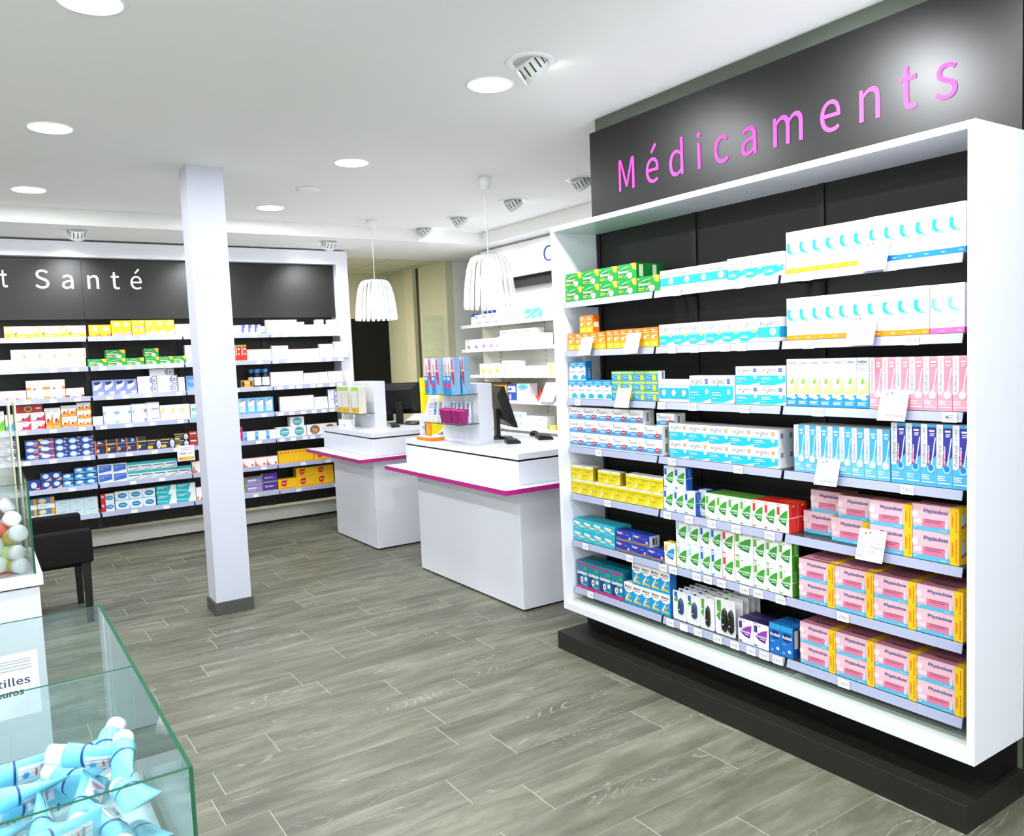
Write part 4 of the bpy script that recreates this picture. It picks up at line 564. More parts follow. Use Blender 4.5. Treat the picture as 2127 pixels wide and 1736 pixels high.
 ('N',2,'rwg',7.989,2,0.159,0.117,1,0,0.0,1,0),
 ('N',2,'rwf',7.667,1,0.084,0.12,1,0,0.0,1,0),
 ('N',2,'rwx',7.578,4,0.216,0.067,2,0,0.0,1,0),
 ('N',2,'rwk',7.565,3,0.2333,0.058,1,2,0.0,1,0),
 ('N',3,'rwy',8.022,3,0.1483,0.13,1,0,0.0,1,0),
 ('N',3,'rwm',7.547,2,0.1675,0.0523,3,0,0.0,1,0),
 ('N',3,'rwm',7.209,3,0.167,0.0465,2,0,0.0,1,0),
 ('N',3,'ryl',6.702,1,0.116,0.12,1,0,0.0,1,0),
 ('N',4,'rbr',7.99,5,0.1066,0.197,1,0,0.0,1,0),
 ('N',4,'rdb',7.455,1,0.168,0.18,1,0,0.0,1,0),
 ('N',4,'rsk',7.276,1,0.25,0.186,1,0,0.0,1,0),
 ('N',5,'rwc',7.38,1,0.263,0.082,2,0,0.0,1,0),
 ('N',5,'rwz',7.116,2,0.1875,0.0645,2,0,0.0,1,0),
 ('N',5,'rye',6.727,1,0.133,0.043,1,0,0.0,1,0),
]
# ------------------------------------------------------------------ room
CZ, CL = 2.95, 2.83          # main ceiling, lowered ceiling
SY, SX = 7.38, 4.62          # edges of the lowered part
fl = B(); fl.poly([(-2.6, -3.4, 0), (7.6, -3.4, 0), (7.6, 10.5, 0), (-2.6, 10.5, 0)], floor_mat()); struct(fl.obj('floor'))
struct(simple('ceiling', -2.6, -3.4, CZ, SX, SY, CZ + 0.12, CEILM))
lc = B(); lc.box(-2.6, SY, CL, 4.62, 8.75, CZ + 0.12, CEILM); lc.box(SX, -3.4, CL, 7.6, 8.75, CZ + 0.12, CEILM); struct(lc.obj('ceiling'))
def tile_mat():
    m = bpy.data.materials.new('ceiling_tiles'); m.use_nodes = True; nt, N, L, b = nodes(m)
    tc = N.new('ShaderNodeTexCoord'); mp = N.new('ShaderNodeMapping'); mp.inputs['Location'].default_value = (0.02, 0.27, 0); L.new(tc.outputs['Object'], mp.inputs[0])
    br = N.new('ShaderNodeTexBrick'); br.offset = 0.0; br.inputs['Scale'].default_value = 1.0; br.inputs['Brick Width'].default_value = 0.6; br.inputs['Row Height'].default_value = 0.6; br.inputs['Mortar Size'].default_value = 0.009
    br.inputs['Color1'].default_value = rgb('#d9d8c4'); br.inputs['Color2'].default_value = rgb('#d5d4bf'); br.inputs['Mortar'].default_value = rgb('#98977f')
    L.new(mp.outputs[0], br.inputs['Vector']); L.new(br.outputs['Color'], b.inputs['Base Color']); b.inputs['Roughness'].default_value = 0.9; return m
struct(simple('ceiling', -2.6, 8.75, CL, 7.6, 10.5, CZ + 0.12, tile_mat()))
struct(simple('wall_left', -2.7, -3.4, 0, -2.6, 10.5, CZ, WALLW))
fw = B(); fw.box(-2.6, 10.44, 0, 4.36, 10.54, CZ, CREAM); fw.box(4.36, 10.44, 2.235, 4.93, 10.54, CZ, CREAM); struct(fw.obj('wall_back'))
dr = simple('door_1', 4.36, 10.47, 0, 4.93, 10.53, 2.235, M('#060505', 0.7)); struct(dr)
# side wall of the back room, post and return behind the white shelves
sw = B(); sw.box(4.93, 8.78, 0, 5.03, 9.50, CZ, CREAM); sw.box(4.93, 9.86, 0, 5.03, 10.54, CZ, CREAM); struct(sw.obj('wall_right'))
struct(simple('trim_1', 4.90, 9.62, 0, 5.03, 9.86, CL, M('#e2dcba', 0.6, name='cream_post')))
struct(simple('trim_2', 4.955, 9.50, 0, 5.03, 9.62, CL, M('#4a4638', 0.7, name='shadow_gap')))
struct(simple('wall_right', 5.03, 8.78, 0, 7.6, 8.88, CZ, noisy('#f2f3ee', '#ecede6', 2.0, 0.8, 0.2, name='pale_wall_paint')))
struct(simple('wall_right', 7.5, -3.4, 0, 7.6, 8.78, CZ, WALLW))
# shop front behind the camera with its big window
sf = B(); sf.box(-2.7, -3.5, 0, 7.6, -3.4, 0.4, WALLW); sf.box(-2.7, -3.5, 2.6, 7.6, -3.4, CZ, WALLW); sf.box(-2.7, -3.5, 0.4, -2.3, -3.4, 2.6, WALLW); sf.box(4.3, -3.5, 0.4, 7.6, -3.4, 2.6, WALLW); struct(sf.obj('wall_front'))
wn = B(); wn.box(-2.3, -3.47, 0.4, 4.3, -3.46, 2.6, GLASS); wn = wn.obj('window_1'); struct(wn)
# partition carrying the black sign
pw = B(); pw.box(3.03, -3.4, 0, 3.17, 1.35, CZ, DARK); pw.box(3.03, 1.35, 0, 3.17, 3.60, CZ, M('#5f665a', 0.8, name='partition_gap_shade')); struct(pw.obj('wall_partition'))  # olive part: shade of the gap above the sign put into its colour
# free-standing column
struct(simple('pillar', 1.245, 5.53, 0, 1.475, 5.735, CZ, M('#cdd0de', 0.5, name='column_paint')))
struct(simple('trim_3', 1.232, 5.517, 0, 1.488, 5.748, 0.085, M('#4a4d47', 0.5, name='grey_skirting'), bevel=0.001))
# ------------------------------------------------------------------ lamps
DISC = glow('lamp_diffuser', '#ffffff', 9.0)
TRIM = M('#f4f4f2', 0.4, name='lamp_trim')
ORD = ['first', 'second', 'third', 'fourth', 'fifth', 'sixth', 'seventh', 'eighth', 'ninth', 'tenth', 'eleventh', 'twelfth', 'thirteenth', 'fourteenth', 'fifteenth', 'sixteenth', 'seventeenth', 'eighteenth']
def downlight(x, y, label, power=17):
    t = thing('recessed_downlight', label, 'ceiling light', (x, y, CZ), 'round recessed downlights')
    B().lathe([(0.103, -0.004), (0.118, -0.005), (0.122, 0.0), (0.103, 0.0)], TRIM, 40, cap0=False, cap1=False).obj('trim_ring', t)
    B().lathe([(0.103, -0.006), (0.0005, -0.009)], DISC, 40, cap0=False, cap1=False).obj('diffuser', t)
    l = bpy.data.lights.new('downlight', 'AREA'); l.shape = 'DISK'; l.size = 0.2; l.energy = power; l.color = (0.93, 0.955, 1.0)
    o = bpy.data.objects.new('downlight_lamp', l); COL.objects.link(o); o.parent = t; o.location = (0, 0, -0.015)
    return t
for x, y, lb in ((0.45, 3.25, 'large round downlight cut by the top edge, far left'), (0.45, 4.98, 'round downlight, middle one of the left row'), (0.44, 6.68, 'round downlight at the far end of the left row'),
                 (2.18, 3.36, 'round downlight beside the tilted spotlight, nearest in the middle row'), (2.18, 5.06, 'round downlight, second of the middle row before the column'), (2.17, 6.76, 'small round downlight at the far end of the middle row')):
    downlight(x, y, lb)
for x in (-1.28, 0.45, 2.18):
    for y in (-1.9, -0.15, 1.55): downlight(x, y, 'round downlight above and behind the photographer')
for y in (3.25, 4.98, 6.68): downlight(-1.28, y, 'round downlight above and behind the photographer')
HOUS = M('#e6e8e8', 0.35, 0.0, name='spot_housing'); SLOT = M('#30322f', 0.6)
def spotlight(x, y, z, ang, tilt, label, power=60, size=100, blend=1.0, aim=None):
    t = thing('gimbal_spotlight', label, 'spotlight', (x, y, z), 'tilted recessed spotlights')
    B().lathe([(0.078, -0.004), (0.112, -0.006), (0.118, 0.0), (0.078, 0.0)], TRIM, 32, cap0=False, cap1=False).obj('trim_ring', t)
    h = B(); h.lathe([(0.066, 0.03), (0.068, -0.055), (0.062, -0.06)], HOUS, 28, cap0=True, cap1=False)
    for k in range(14):
        a = 2 * math.pi * k / 14; p = []
        for da, zz in ((-0.05, 0.02), (0.05, 0.02), (0.05, -0.03), (-0.05, -0.03)): p.append((0.0695 * math.cos(a + da), 0.0695 * math.sin(a + da), zz))
        h.poly(p, SLOT)
    ho = h.obj('lamp_head', t); ho.rotation_euler = (0, math.radians(-tilt), math.radians(ang)); ho.location = (0, 0, -0.012)
    B().lathe([(0.061, -0.058), (0.0005, -0.056)], DISC, 24, cap0=False, cap1=False).obj('lens', ho)
    l = bpy.data.lights.new('spot', 'SPOT'); l.energy = power; l.spot_size = math.radians(size); l.spot_blend = blend; l.shadow_soft_size = 0.05; l.color = (0.93, 0.955, 1.0)
    o = bpy.data.objects.new('spot_lamp', l); COL.objects.link(o); o.parent = t
    d = Vector((math.cos(math.radians(ang)) * math.sin(math.radians(tilt)), math.sin(math.radians(ang)) * math.sin(math.radians(tilt)), -math.cos(math.radians(tilt))))
    l.energy *= 0.52; o.location = d * 0.085 + Vector((0, 0, -0.02)); o.rotation_euler = d.to_track_quat('-Z', 'Y').to_euler()
    return t
spotlight(2.18, 3.02, CZ, 0, 45, 'tilted silver spotlight nearest the black sign', 85)
spotlight(2.18, 2.02, CZ, -3, 47, 'tilted spotlight outside the frame, lighting the sign', 200)
spotlight(2.18, 0.9, CZ, 10, 38, 'tilted spotlight outside the frame, lighting the rack end', 50)
for i, (x, y) in enumerate(((3.93, 4.86), (3.91, 5.75), (3.90, 6.64), (3.88, 7.30))):
    spotlight(x, y, CZ, 0, 38, ['tilted spotlight half hidden by the black sign', 'tilted spotlight right of the nearer pendant cord', 'tilted spotlight between the two pendant cords', 'tilted spotlight at the far corner beside the lowered ceiling'][i], 190)
for i, x in enumerate((0.82, 1.92, 3.0)):
    spotlight(x, 7.62, CL, 90, 38, ['spotlight above the white header, left of the column', 'spotlight above the header hidden behind the column', 'spotlight above the right end of the back wall shelving'][i], 110)
spotlight(-0.3, 7.62, CL, 90, 38, 'spotlight outside the frame above the back wall shelving', 100)
sd = B(); sd.lathe([(0.0, 0), (0.085, 0), (0.088, -0.012), (0.07, -0.02), (0.03, -0.024), (0.0005, -0.024)], TRIM, 32, (2.2, 5.94, CZ), cap0=False, cap1=False)
tag(sd.obj('smoke_detector'), 'flat white smoke detector disc on the ceiling', 'smoke detector')
# added warm fill lamp, unseen behind the wall shelving, to brighten the back corridor
_t = thing('recessed_downlight', 'added unseen fill lamp for the corridor behind the wall shelving', 'ceiling light', (2.7, 9.6, CL))
B().lathe([(0.103, -0.006), (0.0005, -0.009)], DISC, 40, cap0=False, cap1=False).obj('diffuser', _t)
area_light('corridor_fill', (0, 0, -0.02), (0, 0, 0), 0.2, 0.2, 52, (1.0, 0.97, 0.86), 'DISK', parent=_t)
# pendants
SHADE = glassy('acrylic_ribs', '#fbfbff', 0.3, 0.08)
BULB = glow('bulb_glow', '#fffaf0', 5.0)
def pendant(x, y, ztop, zbot, label):
    t = thing('pendant_lamp', label, 'pendant lamp', (x, y, 0), 'ribbed pendant lamps over the counters')
    B().lathe([(0.045, CZ), (0.045, CZ - 0.03), (0.034, CZ - 0.085), (0.006, CZ - 0.09)], TRIM, 24).obj('canopy', t)
    B().tube((0, 0, CZ - 0.085), (0, 0, ztop - 0.01), 0.004, TRIM).obj('cord', t)
    H = ztop - zbot; b = B(); n = 24
    prof = [(0.03, 0.0), (0.09, 0.003), (0.125, 0.02), (0.15, 0.07), (0.168, 0.15), (0.182, 0.25), (0.19, 0.36), (0.19, H)]
    for k in range(n):
        a = 2 * math.pi * k / n; ca, sa = math.cos(a), math.sin(a)
        rings = []
        for j, (r, d) in enumerate(prof):
            w = min(0.0165, 0.36 * r * 2 * math.pi / n); q = 0.006
            rings.append([((r + dr) * ca - dw * sa, (r + dr) * sa + dw * ca, ztop - d) for dr, dw in ((0, -w), (q, -w * 0.6), (q, w * 0.6), (0, w), (-q, w * 0.6), (-q, -w * 0.6))])
        b.loft(rings, SHADE)
    b.lathe([(0.0005, ztop + 0.004), (0.06, ztop + 0.002), (0.06, ztop - 0.008), (0.0005, ztop - 0.008)], SHADE, 24, cap0=False, cap1=False)
    b.obj('ribbed_shade', t)
    B().lathe([(0.028, ztop - 0.01), (0.028, ztop - 0.08), (0.02, ztop - 0.09)], TRIM, 18).obj('lamp_holder', t)
    zc = ztop - 0.2; B().lathe([(0.018, zc + 0.11), (0.05, zc + 0.07), (0.075, zc + 0.03), (0.08, zc), (0.07, zc - 0.04), (0.045, zc - 0.07), (0.0005, zc - 0.082)], BULB, 24, cap0=False, cap1=False).obj('globe_bulb', t)
    l = bpy.data.lights.new('pendant', 'POINT'); l.energy = 9; l.shadow_soft_size = 0.09; l.color = (1, 0.98, 0.94)
    o = bpy.data.objects.new('pendant_light', l); COL.objects.link(o); o.parent = t; o.location = (0, 0, zc - 0.14)
pendant(3.225, 5.09, 2.39, 2.0, 'nearer and larger ribbed pendant lamp in front of white shelves')
pendant(3.205, 7.06, 2.405, 2.03, 'farther ribbed pendant lamp in front of the black doorway')
# ------------------------------------------------------------------ big text helper
def lettering(name, s, u0, u1, v0, capref, caph, P, m, parent, spacing=1.0, depth=0.004, bold=0.0):
    vs, fs, a0, a1, b0, b1 = textgeo(s, bold, spacing, 6)
    rv = textgeo(capref, bold, 1.0, 6); sc_v = caph / (rv[5] - rv[4]); base = rv[4]; sc_u = (u1 - u0) / (a1 - a0)
    par = list(range(len(vs)))
    def find(i):
        while par[i] != i: par[i] = par[par[i]]; i = par[i]
        return i
    for f in fs:
        for j in f[1:]: par[find(j)] = find(f[0])
    isl = {}
    for i in range(len(vs)): isl.setdefault(find(i), []).append(i)
    gl = []
    for vi in sorted(isl.values(), key=lambda q: min(vs[i][0] for i in q)):
        x0, x1 = min(vs[i][0] for i in vi), max(vs[i][0] for i in vi)
        for g in gl:
            if min(x1, g[1]) - max(x0, g[0]) > 0.3 * min(x1 - x0, g[1] - g[0]): g[0] = min(g[0], x0); g[1] = max(g[1], x1); g[2].update(vi); break
        else: gl.append([x0, x1, set(vi)])
    for g in gl:
        b = B(); idx = sorted(g[2]); mp = {q: r for r, q in enumerate(idx)}; n = len(idx)
        for lift in (0.0005, depth): b.v += [P(u0 + (vs[q][0] - a0) * sc_u, v0 + (vs[q][1] - base) * sc_v, lift) for q in idx]
        i = b.mi(m); cnt = {}
        for f in fs:
            if f[0] not in mp: continue
            f = tuple(mp[q] for q in f)
            b.f.append(tuple(n + j for j in f)); b.m.append(i); b.sm.append(False)
            for j in range(len(f)): cnt[(f[j], f[(j + 1) % len(f)])] = 1
        for (q, r) in cnt:
            if (r, q) not in cnt: b.f.append((q, r, n + r, n + q)); b.m.append(i); b.sm.append(False)
        b.obj('letter', parent)
# ------------------------------------------------------------------ tall display rack on the right
GY0, GY1, GX0, GX1, GZ0, GZ1 = 1.342, 3.592, 2.68, 3.0, 0.218, 2.33
rack = thing('display_rack', 'tall white framed shelving rack with black back, floating over a black plinth', 'shelving', (0, 0, 0))
T_ = 0.026
fr = B(); fr.box(GX0, GY0, GZ0, GX1 + 0.02, GY0 + T_, GZ1, WHITE); fr.box(GX0, GY1 - T_, GZ0, GX1 + 0.02, GY1, GZ1, WHITE)
fr.box(GX0, GY0 + T_, GZ1 - T_, GX1 + 0.02, GY1 - T_, GZ1, WHITE); fr.box(GX0, GY0 + T_, GZ0, GX1 + 0.02, GY1 - T_, GZ0 + 0.04, WHITE)
fr.obj('outer_frame', rack, bevel=0.0015)
simple('inner_floor', GX0 + 0.045, GY0 + T_, GZ0 + 0.04, GX1, GY1 - T_, GZ0 + 0.052, M('#aebbb0', 0.12, name='inner_floor_glass', spec=0.6), rack)
for a, c in ((GY0 + T_, 2.11), (2.114, 2.822), (2.826, GY1 - T_)): simple('back_panel', 2.985, a, GZ0 + 0.04, 3.0, c, GZ1 - T_, BLACKD, rack)
for yy in (2.112, 2.824, 3.545, 1.385):
    u = B(); u.box(2.977, yy - 0.013, GZ0 + 0.052, 2.986, yy + 0.013, GZ1 - T_, BLK); u.obj('slotted_upright', rack)
simple('recess_box', 2.83, GY0 + 0.02, 0.098, GX1 + 0.02, GY1 - 0.02, GZ0, BLK, rack)
simple('plinth', 2.63, GY0, 0.0, GX1 + 0.02, GY1, 0.098, noisy('#1a1a15', '#20201b', 40, 0.45, 0.4, name='black_wood'), rack, bevel=0.0015)
GRAIL = [1.898 - 0.2638 * i for i in range(7)]; GS = [z + 0.029 for z in GRAIL]
TAGT = {}
def price_tag(parent, side, pos, zc, txt, x=0, w=0.05, h=0.034):
    """paper price ticket clipped on a shelf rail; side 'x' faces -x at plane x, side 'y' faces -y"""
    b = B()
    if side == 'x': P = lambda u, v, l: (x - 0.0015 - l, pos - u, zc + v)
    else: P = lambda u, v, l: (pos + u, x - 0.0015 - l, zc + v)
    b.poly([P(-w / 2, -h / 2, 0), P(w / 2, -h / 2, 0), P(w / 2, h / 2, 0), P(-w / 2, h / 2, 0)], PAPER)
    b.poly([P(-w / 2, -h / 2, -0.001), P(-w / 2, h / 2, -0.001), P(w / 2, h / 2, -0.001), P(w / 2, -h / 2, -0.001)], PAPER)
    if txt: art(b, [('t', txt, 0.16, 0.3, 0.84, 0.7, '#5a5c66')], w, h, lambda u, v, l: P(u - w / 2, v - h / 2, l))
    return b.obj('price_label', parent)
GTAGS = {(1, 0): [], (1, 1): [(2.70, ''), (2.33, '')], (1, 2): [(2.0, ''), (1.66, '')], (2, 0): [], (2, 1): [(2.74, ''), (2.60, ''), (2.42, ''), (2.33, '')], (2, 2): [(2.0, ''), (1.58, '5.20 €')],
 (3, 0): [(3.46, '4.90'), (3.07, '')], (3, 1): [(2.82, '6.90'), (2.62, '4.90'), (2.32, '5.90')], (3, 2): [(1.96, '5.50 €'), (1.45, '€')], (4, 0): [(3.30, '7.50')], (4, 1): [(2.76, '21.90'), (2.36, '19.90')], (4, 2): [(1.60, '7.50 €')],
 (5, 0): [(3.24, '4.30')], (5, 1): [(2.80, '21.90'), (2.66, '8.90 €'), (2.52, '19.90'), (2.38, '8.90 €'), (2.20, '19.90 €')], (5, 2): [], (6, 0): [(3.44, '6.50'), (3.08, '4.50')],
 (6, 1): [(2.84, '8.90'), (2.77, '22.90'), (2.62, '19.90'), (2.55, '8.90 €'), (2.47, '8.90 €'), (2.34, '32.90 €'), (2.265, '19.90 €'), (2.15, '32.90 €')], (6, 2): [(1.86, '3.90 €')],
 (7, 0): [(3.41, '7.90')], (7, 1): [(2.80, '9.90 €'), (2.71, ''), (2.62, '17.90'), (2.50, '29.90'), (2.40, '29.90'), (2.31, '8.50 €'), (2.24, '8.90 €'), (2.17, '8.90 €')], (7, 2): [(1.86, '3.90 €')]}
BRK = M('#1a1a1a', 0.4)
for s in range(7):
    z = GRAIL[s]
    for bay, (ya, yb) in enumerate(((2.868, 3.556), (2.142, 2.852), (1.41, 2.126))):
        g = B(); g.box(2.742, ya, z + 0.0215, 2.975, yb, z + 0.0287, GLASS); g.box(2.7405, ya, z + 0.022, 2.742, yb, z + 0.028, GLASSE)
        sh = g.obj('shelf', rack)
        r = B(); r.loft([[(2.7395, yy, z + 0.0275), (2.735, yy, z + 0.0275), (2.728, yy, z - 0.005), (2.731, yy, z - 0.006), (2.7385, yy, z + 0.012)] for yy in (ya, yb)], RAILM, smooth=False)
        r.obj('price_rail', sh)
        for yy, tx in GTAGS[(s + 1, bay)]: price_tag(sh, 'x', yy, z + 0.010, tx, x=2.7285)
        for yy in (ya + 0.03, yb - 0.03):
            if s < 2: k = B(); k.box(2.87, yy - 0.012, z, 2.975, yy + 0.012, z + 0.021, BRK); k.obj('bracket', sh)
# black header sign above the rack
sign = thing('header_sign', 'black header sign reading Médicaments in pink letters above the rack', 'sign', (0, 0, 0))
SIGNM = noisy('#0c0d0a', '#10110d', 50, 0.40, 0.36, 0.02, 400, name='satin_black_sign')
simple('sign_board', 3.0, 1.352, 2.333, 3.028, 3.617, 2.873, SIGNM, sign)
PK = bpy.data.materials.new('pink_letter_vinyl'); PK.use_nodes = True; _b = PK.node_tree.nodes['Principled BSDF']; _b.inputs['Base Color'].default_value = rgb('#b03a8d'); _b.inputs['Roughness'].default_value = 0.65; _b.inputs['Specular IOR Level'].default_value = 0.25
lettering('lettering', 'Médicaments', -3.377, -1.566, 2.507, 'M', 0.165, lambda u, v, l: (3.0 - l, -u, v), PK, sign, 1.2, 0.003, 0.0)
# ------------------------------------------------------------------ shelving on the back wall
wu = thing('wall_shelving', 'long white framed wall shelving with black back and Santé header', 'shelving', (0, 0, 0))
LX0, LX1 = -0.80, 3.40
f2 = B(); f2.box(LX0, 8.155, 2.675, LX1, 8.66, 2.812, WHITE); f2.box(3.272, 8.155, 0.02, LX1, 8.66, 2.675, WHITE); f2.obj('outer_frame', wu, bevel=0.002)
HB = noisy('#10110d', '#151611', 40, 0.42, 0.4, 0.02, 400, name='satin_black_header')
for a, c in ((LX0, 0.893), (0.896, 3.27)): simple('header_panel', a, 8.235, 2.13, c, 8.255, 2.674, HB, wu)
lettering('lettering', 'Santé', 0.531, 1.39, 2.402, 'S', 0.165, lambda u, v, l: (u, 8.235 - l, v), M('#f4f5fb', 0.4), wu, 1.26, 0.004)
lettering('lettering', 'et', 0.08, 0.325, 2.408, 't', 0.15, lambda u, v, l: (u, 8.235 - l, v), M('#f4f5fb', 0.4), wu, 1.6, 0.004, 0.012)
for a, c in ((LX0, 0.89), (0.893, 1.71), (1.713, 2.525), (2.528, 3.272)): simple('back_panel', a, 8.36, 0.2, c, 8.375, 2.2, BLACKD, wu)
for xx in (0.891, 1.711, 2.526, 0.075):
    u = B(); u.box(xx - 0.02, 8.348, 0.2, xx + 0.02, 8.361, 2.13, BLK)
    for k in range(38): u.box(xx - 0.004, 8.3465, 0.22 + k * 0.05, xx + 0.004, 8.3485, 0.245 + k * 0.05, M('#2c2c2c', 0.5))
    u.obj('slotted_upright', wu)
bs = B(); bs.box(LX0, 8.45, 0.022, 3.27, 8.66, 0.16, M('#e9e8df', 0.4, name='cream_base')); bs.box(LX0, 8.34, 0.16, 3.27, 8.66, 0.172, M('#8f8f88', 0.4)); bs.box(LX0, 8.5, 0, 3.27, 8.6, 0.022, BLK); bs.obj('base_cabinet', wu)
LRAIL = [1.926 - 0.262 * i for i in range(7)]; LS = [z + 0.036 for z in LRAIL]
for s in range(7):
    z = LRAIL[s]
    for bay, (xa, xb) in enumerate(((-0.76, 0.05), (0.06, 0.868), (0.886, 1.672), (1.684, 2.492), (2.502, 3.268))):
        g = B(); g.box(xa, 8.06, z + 0.025, xb, 8.35, z + 0.0355, WHITE); sh = g.obj('shelf', wu)
        r = B(); r.loft([[(xx, 8.058, z + 0.043), (xx, 8.052, z + 0.043), (xx, 8.045, z + 0.0), (xx, 8.05, z), (xx, 8.058, z + 0.02)] for xx in (xb, xa)], RAILM, smooth=False)
        r.obj('price_rail', sh)
        if bay:
            rr = random.Random(s * 10 + bay); n = [0, 4, 4, 3, 7][bay]
            if s > 4: n = 2
            for k in range(n):
                xx = xa + (xb - xa) * (k + 0.5 + rr.uniform(-0.2, 0.2)) / n
                price_tag(sh, 'y', xx, z + 0.017, '', x=8.0465, w=0.055, h=0.032)
# ------------------------------------------------------------------ white shelving behind the counters
ru = thing('white_shelving', 'white wall shelving behind the counters, under a white header', 'shelving', (0, 0, 0))
RB = M('#eceade', 0.5, name='cream_back_panel')
simple('header_panel', 4.85, 5.2, 2.475, 4.9, 7.82, 2.812, M('#f8f8fa', 0.4), ru)
simple('black_band', 4.93, 5.2, 2.365, 4.96, 7.8, 2.475, M('#090907', 0.6), ru)
simple('upper_panel', 5.02, 5.2, 2.0, 5.04, 7.8, 2.475, M('#fafafa', 0.5), ru)
simple('back_panel', 5.16, 5.2, 0.1, 5.18, 8.35, 2.48, RB, ru)
for yy in (7.95, 7.05, 6.15):
    u = B(); u.box(5.145, yy - 0.012, 0.1, 5.16, yy + 0.012, 2.3, RB)
    for k in range(40): u.box(5.1445, yy - 0.004, 0.12 + k * 0.05, 5.1455, yy + 0.004, 0.145 + k * 0.05, M('#55534a', 0.5))
    u.obj('slotted_upright', ru)
lettering('lettering', 'O', -6.62, -6.44, 2.565, 'O', 0.155, lambda u, v, l: (4.85 - l, -u, v), M('#2c4a78', 0.4), ru, 1.0, 0.003)
NRAIL = [1.983, 1.704, 1.413, 1.140, 0.862]; NS = [2.013, 1.733, 1.436, 1.158, 0.872]
for s in range(5):
    z = NS[s]; 
    for ya, yb in ((7.52, 8.33), (6.62, 7.51), (5.72, 6.61)):
        g = B(); g.box(4.86, ya, z - 0.012, 5.145, yb, z - 0.0005, M('#f2f3f8', 0.3)); sh = g.obj('shelf', ru)
        r = B(); r.box(4.852, ya, z - 0.03, 4.8595, yb, z + 0.004, RAILW); r.obj('price_rail', sh)
        for k in range(3): price_tag(sh, 'x', ya + (k + 0.5) * (yb - ya) / 3 + 0.03 * ((k * 7 + s) % 3), z - 0.014, '', x=4.853, w=0.06, h=0.036)
simple('base_cabinet', 4.9, 5.2, 0, 5.18, 8.35, 0.1, WHITE, ru)
# ------------------------------------------------------------------ counters
def counter(y0, y1, yu, x1, label):
    t = thing('service_counter', label, 'counter', (2.843, y0, 0), 'white service counters with magenta ledges')
    def bx(n, a, b_, c, d, e, f, m, bv=0.0015, **k): return simple(n, a - 2.843, b_ - y0, c, d - 2.843, e - y0, f, m, t, bv, **k)
    bx('toe_kick', 2.855, y0 + 0.012, 0, x1 - 0.02, y1 - 0.012, 0.012, BLK, 0)
    bx('base_body', 2.843, y0, 0.012, x1, y1, 0.789, WHITE)
    b = B(); o = (2.843, y0)
    b.box(2.675 - o[0], -0.105, 0.7895, x1 - o[0], yu + 0.05 - y0, 0.8205, MAGENTA, top=WHITE)
    b.obj('customer_ledge', t)
    bx('upper_body', 2.845, y0, 0.8215, x1, yu, 0.9725, WHITE)
    bx('shadow_line', 2.851, y0 + 0.006, 0.9725, x1 - 0.006, yu - 0.006, 0.985, BLK, 0)
    bx('countertop', 2.843, y0 - 0.002, 0.985, x1 + 0.01, yu, 1.025, WHITE)
    return t
counter(4.24, 5.66, 5.84, 3.62, 'nearer white service counter with magenta ledge, beside the rack')
counter(6.49, 7.42, 7.66, 3.66, 'farther white service counter with magenta ledge, before the back shelving')
def counter_panel(x, y, y1, label, shelves, gl):
    t = thing('counter_display', label, 'display stand', (x, y, 1.0252))
    simple('upright_panel', 0, 0, 0.001, 0.116, y1 - y, 0.434, WHITE, t, 0.0015)
    simple('base_plate', -0.05, -0.04, 0.0004, 0.15, 0.2, 0.003, M('#e4e6ea', 0.3), t)
    for z in shelves:
        g = B(); g.box(-0.165, 0, z, -0.001, gl, z + 0.006, GLASS); g.box(-0.166, -0.001, z + 0.0003, -0.164, gl, z + 0.0057, GLASSE); g.box(-0.166, -0.0015, z + 0.0003, -0.001, 0.0005, z + 0.0057, GLASSE)
        g = g.obj('glass_shelf', t)
        for yy in (0.12, gl - 0.1):
            k = B(); k.loft([[(-0.001, q, z - 0.04), (-0.05, q, z - 0.0005), (-0.001, q, z - 0.0005)] for q in (yy, yy + 0.006)], M('#dfe3e6', 0.3), smooth=False); k.obj('bracket', g)
    return t
counter_panel(2.966, 4.895, 5.43, 'white panel with two glass shelves on the nearer counter', (0.149, 0.359), 0.51)
counter_panel(3.102, 6.985, 7.47, 'white panel with one glass shelf on the farther counter', (0.137,), 0.53)
# monitors
def monitor(x, y, rz, tilt, label):
    t = thing('computer_monitor', label, 'monitor', (x, y, 1.0257), 'black monitors on the counters', rz)
    sh = lambda z: (z - 0.24) * math.tan(tilt)
    def pl(w, z0, z1, dy): return [(-w, dy + sh(z0), z0), (w, dy + sh(z0), z0), (w, dy + sh(z1), z1), (-w, dy + sh(z1), z1)]
    b = B(); b.loft([pl(0.21, 0.09, 0.40, -0.02), pl(0.21, 0.09, 0.40, 0.006)], BLK, smooth=False)
    b.loft([pl(0.2, 0.1, 0.39, 0.006), pl(0.12, 0.14, 0.33, 0.035)], BLK, smooth=False)
    b.obj('screen_housing', t, bevel=0.003)
    p = B(); p.poly(pl(0.195, 0.105, 0.385, -0.0212), M('#101216', 0.15)); p.obj('screen', t)
    simple('stand_neck', -0.035, 0.02, 0.012, 0.035, 0.05, 0.22, BLK, t)
    B().lathe([(0.0005, 0), (0.11, 0.0), (0.11, 0.008), (0.03, 0.014), (0.0005, 0.014)], BLK, 28, (0, 0.03, 0), False, False).obj('stand_base', t)
    return t
monitor(3.33, 5.17, math.radians(74), math.radians(17), 'black monitor seen edge-on behind the white panel, nearer counter')
monitor(3.50, 7.27, math.radians(142), math.radians(14), 'black monitor seen from behind on the farther counter')
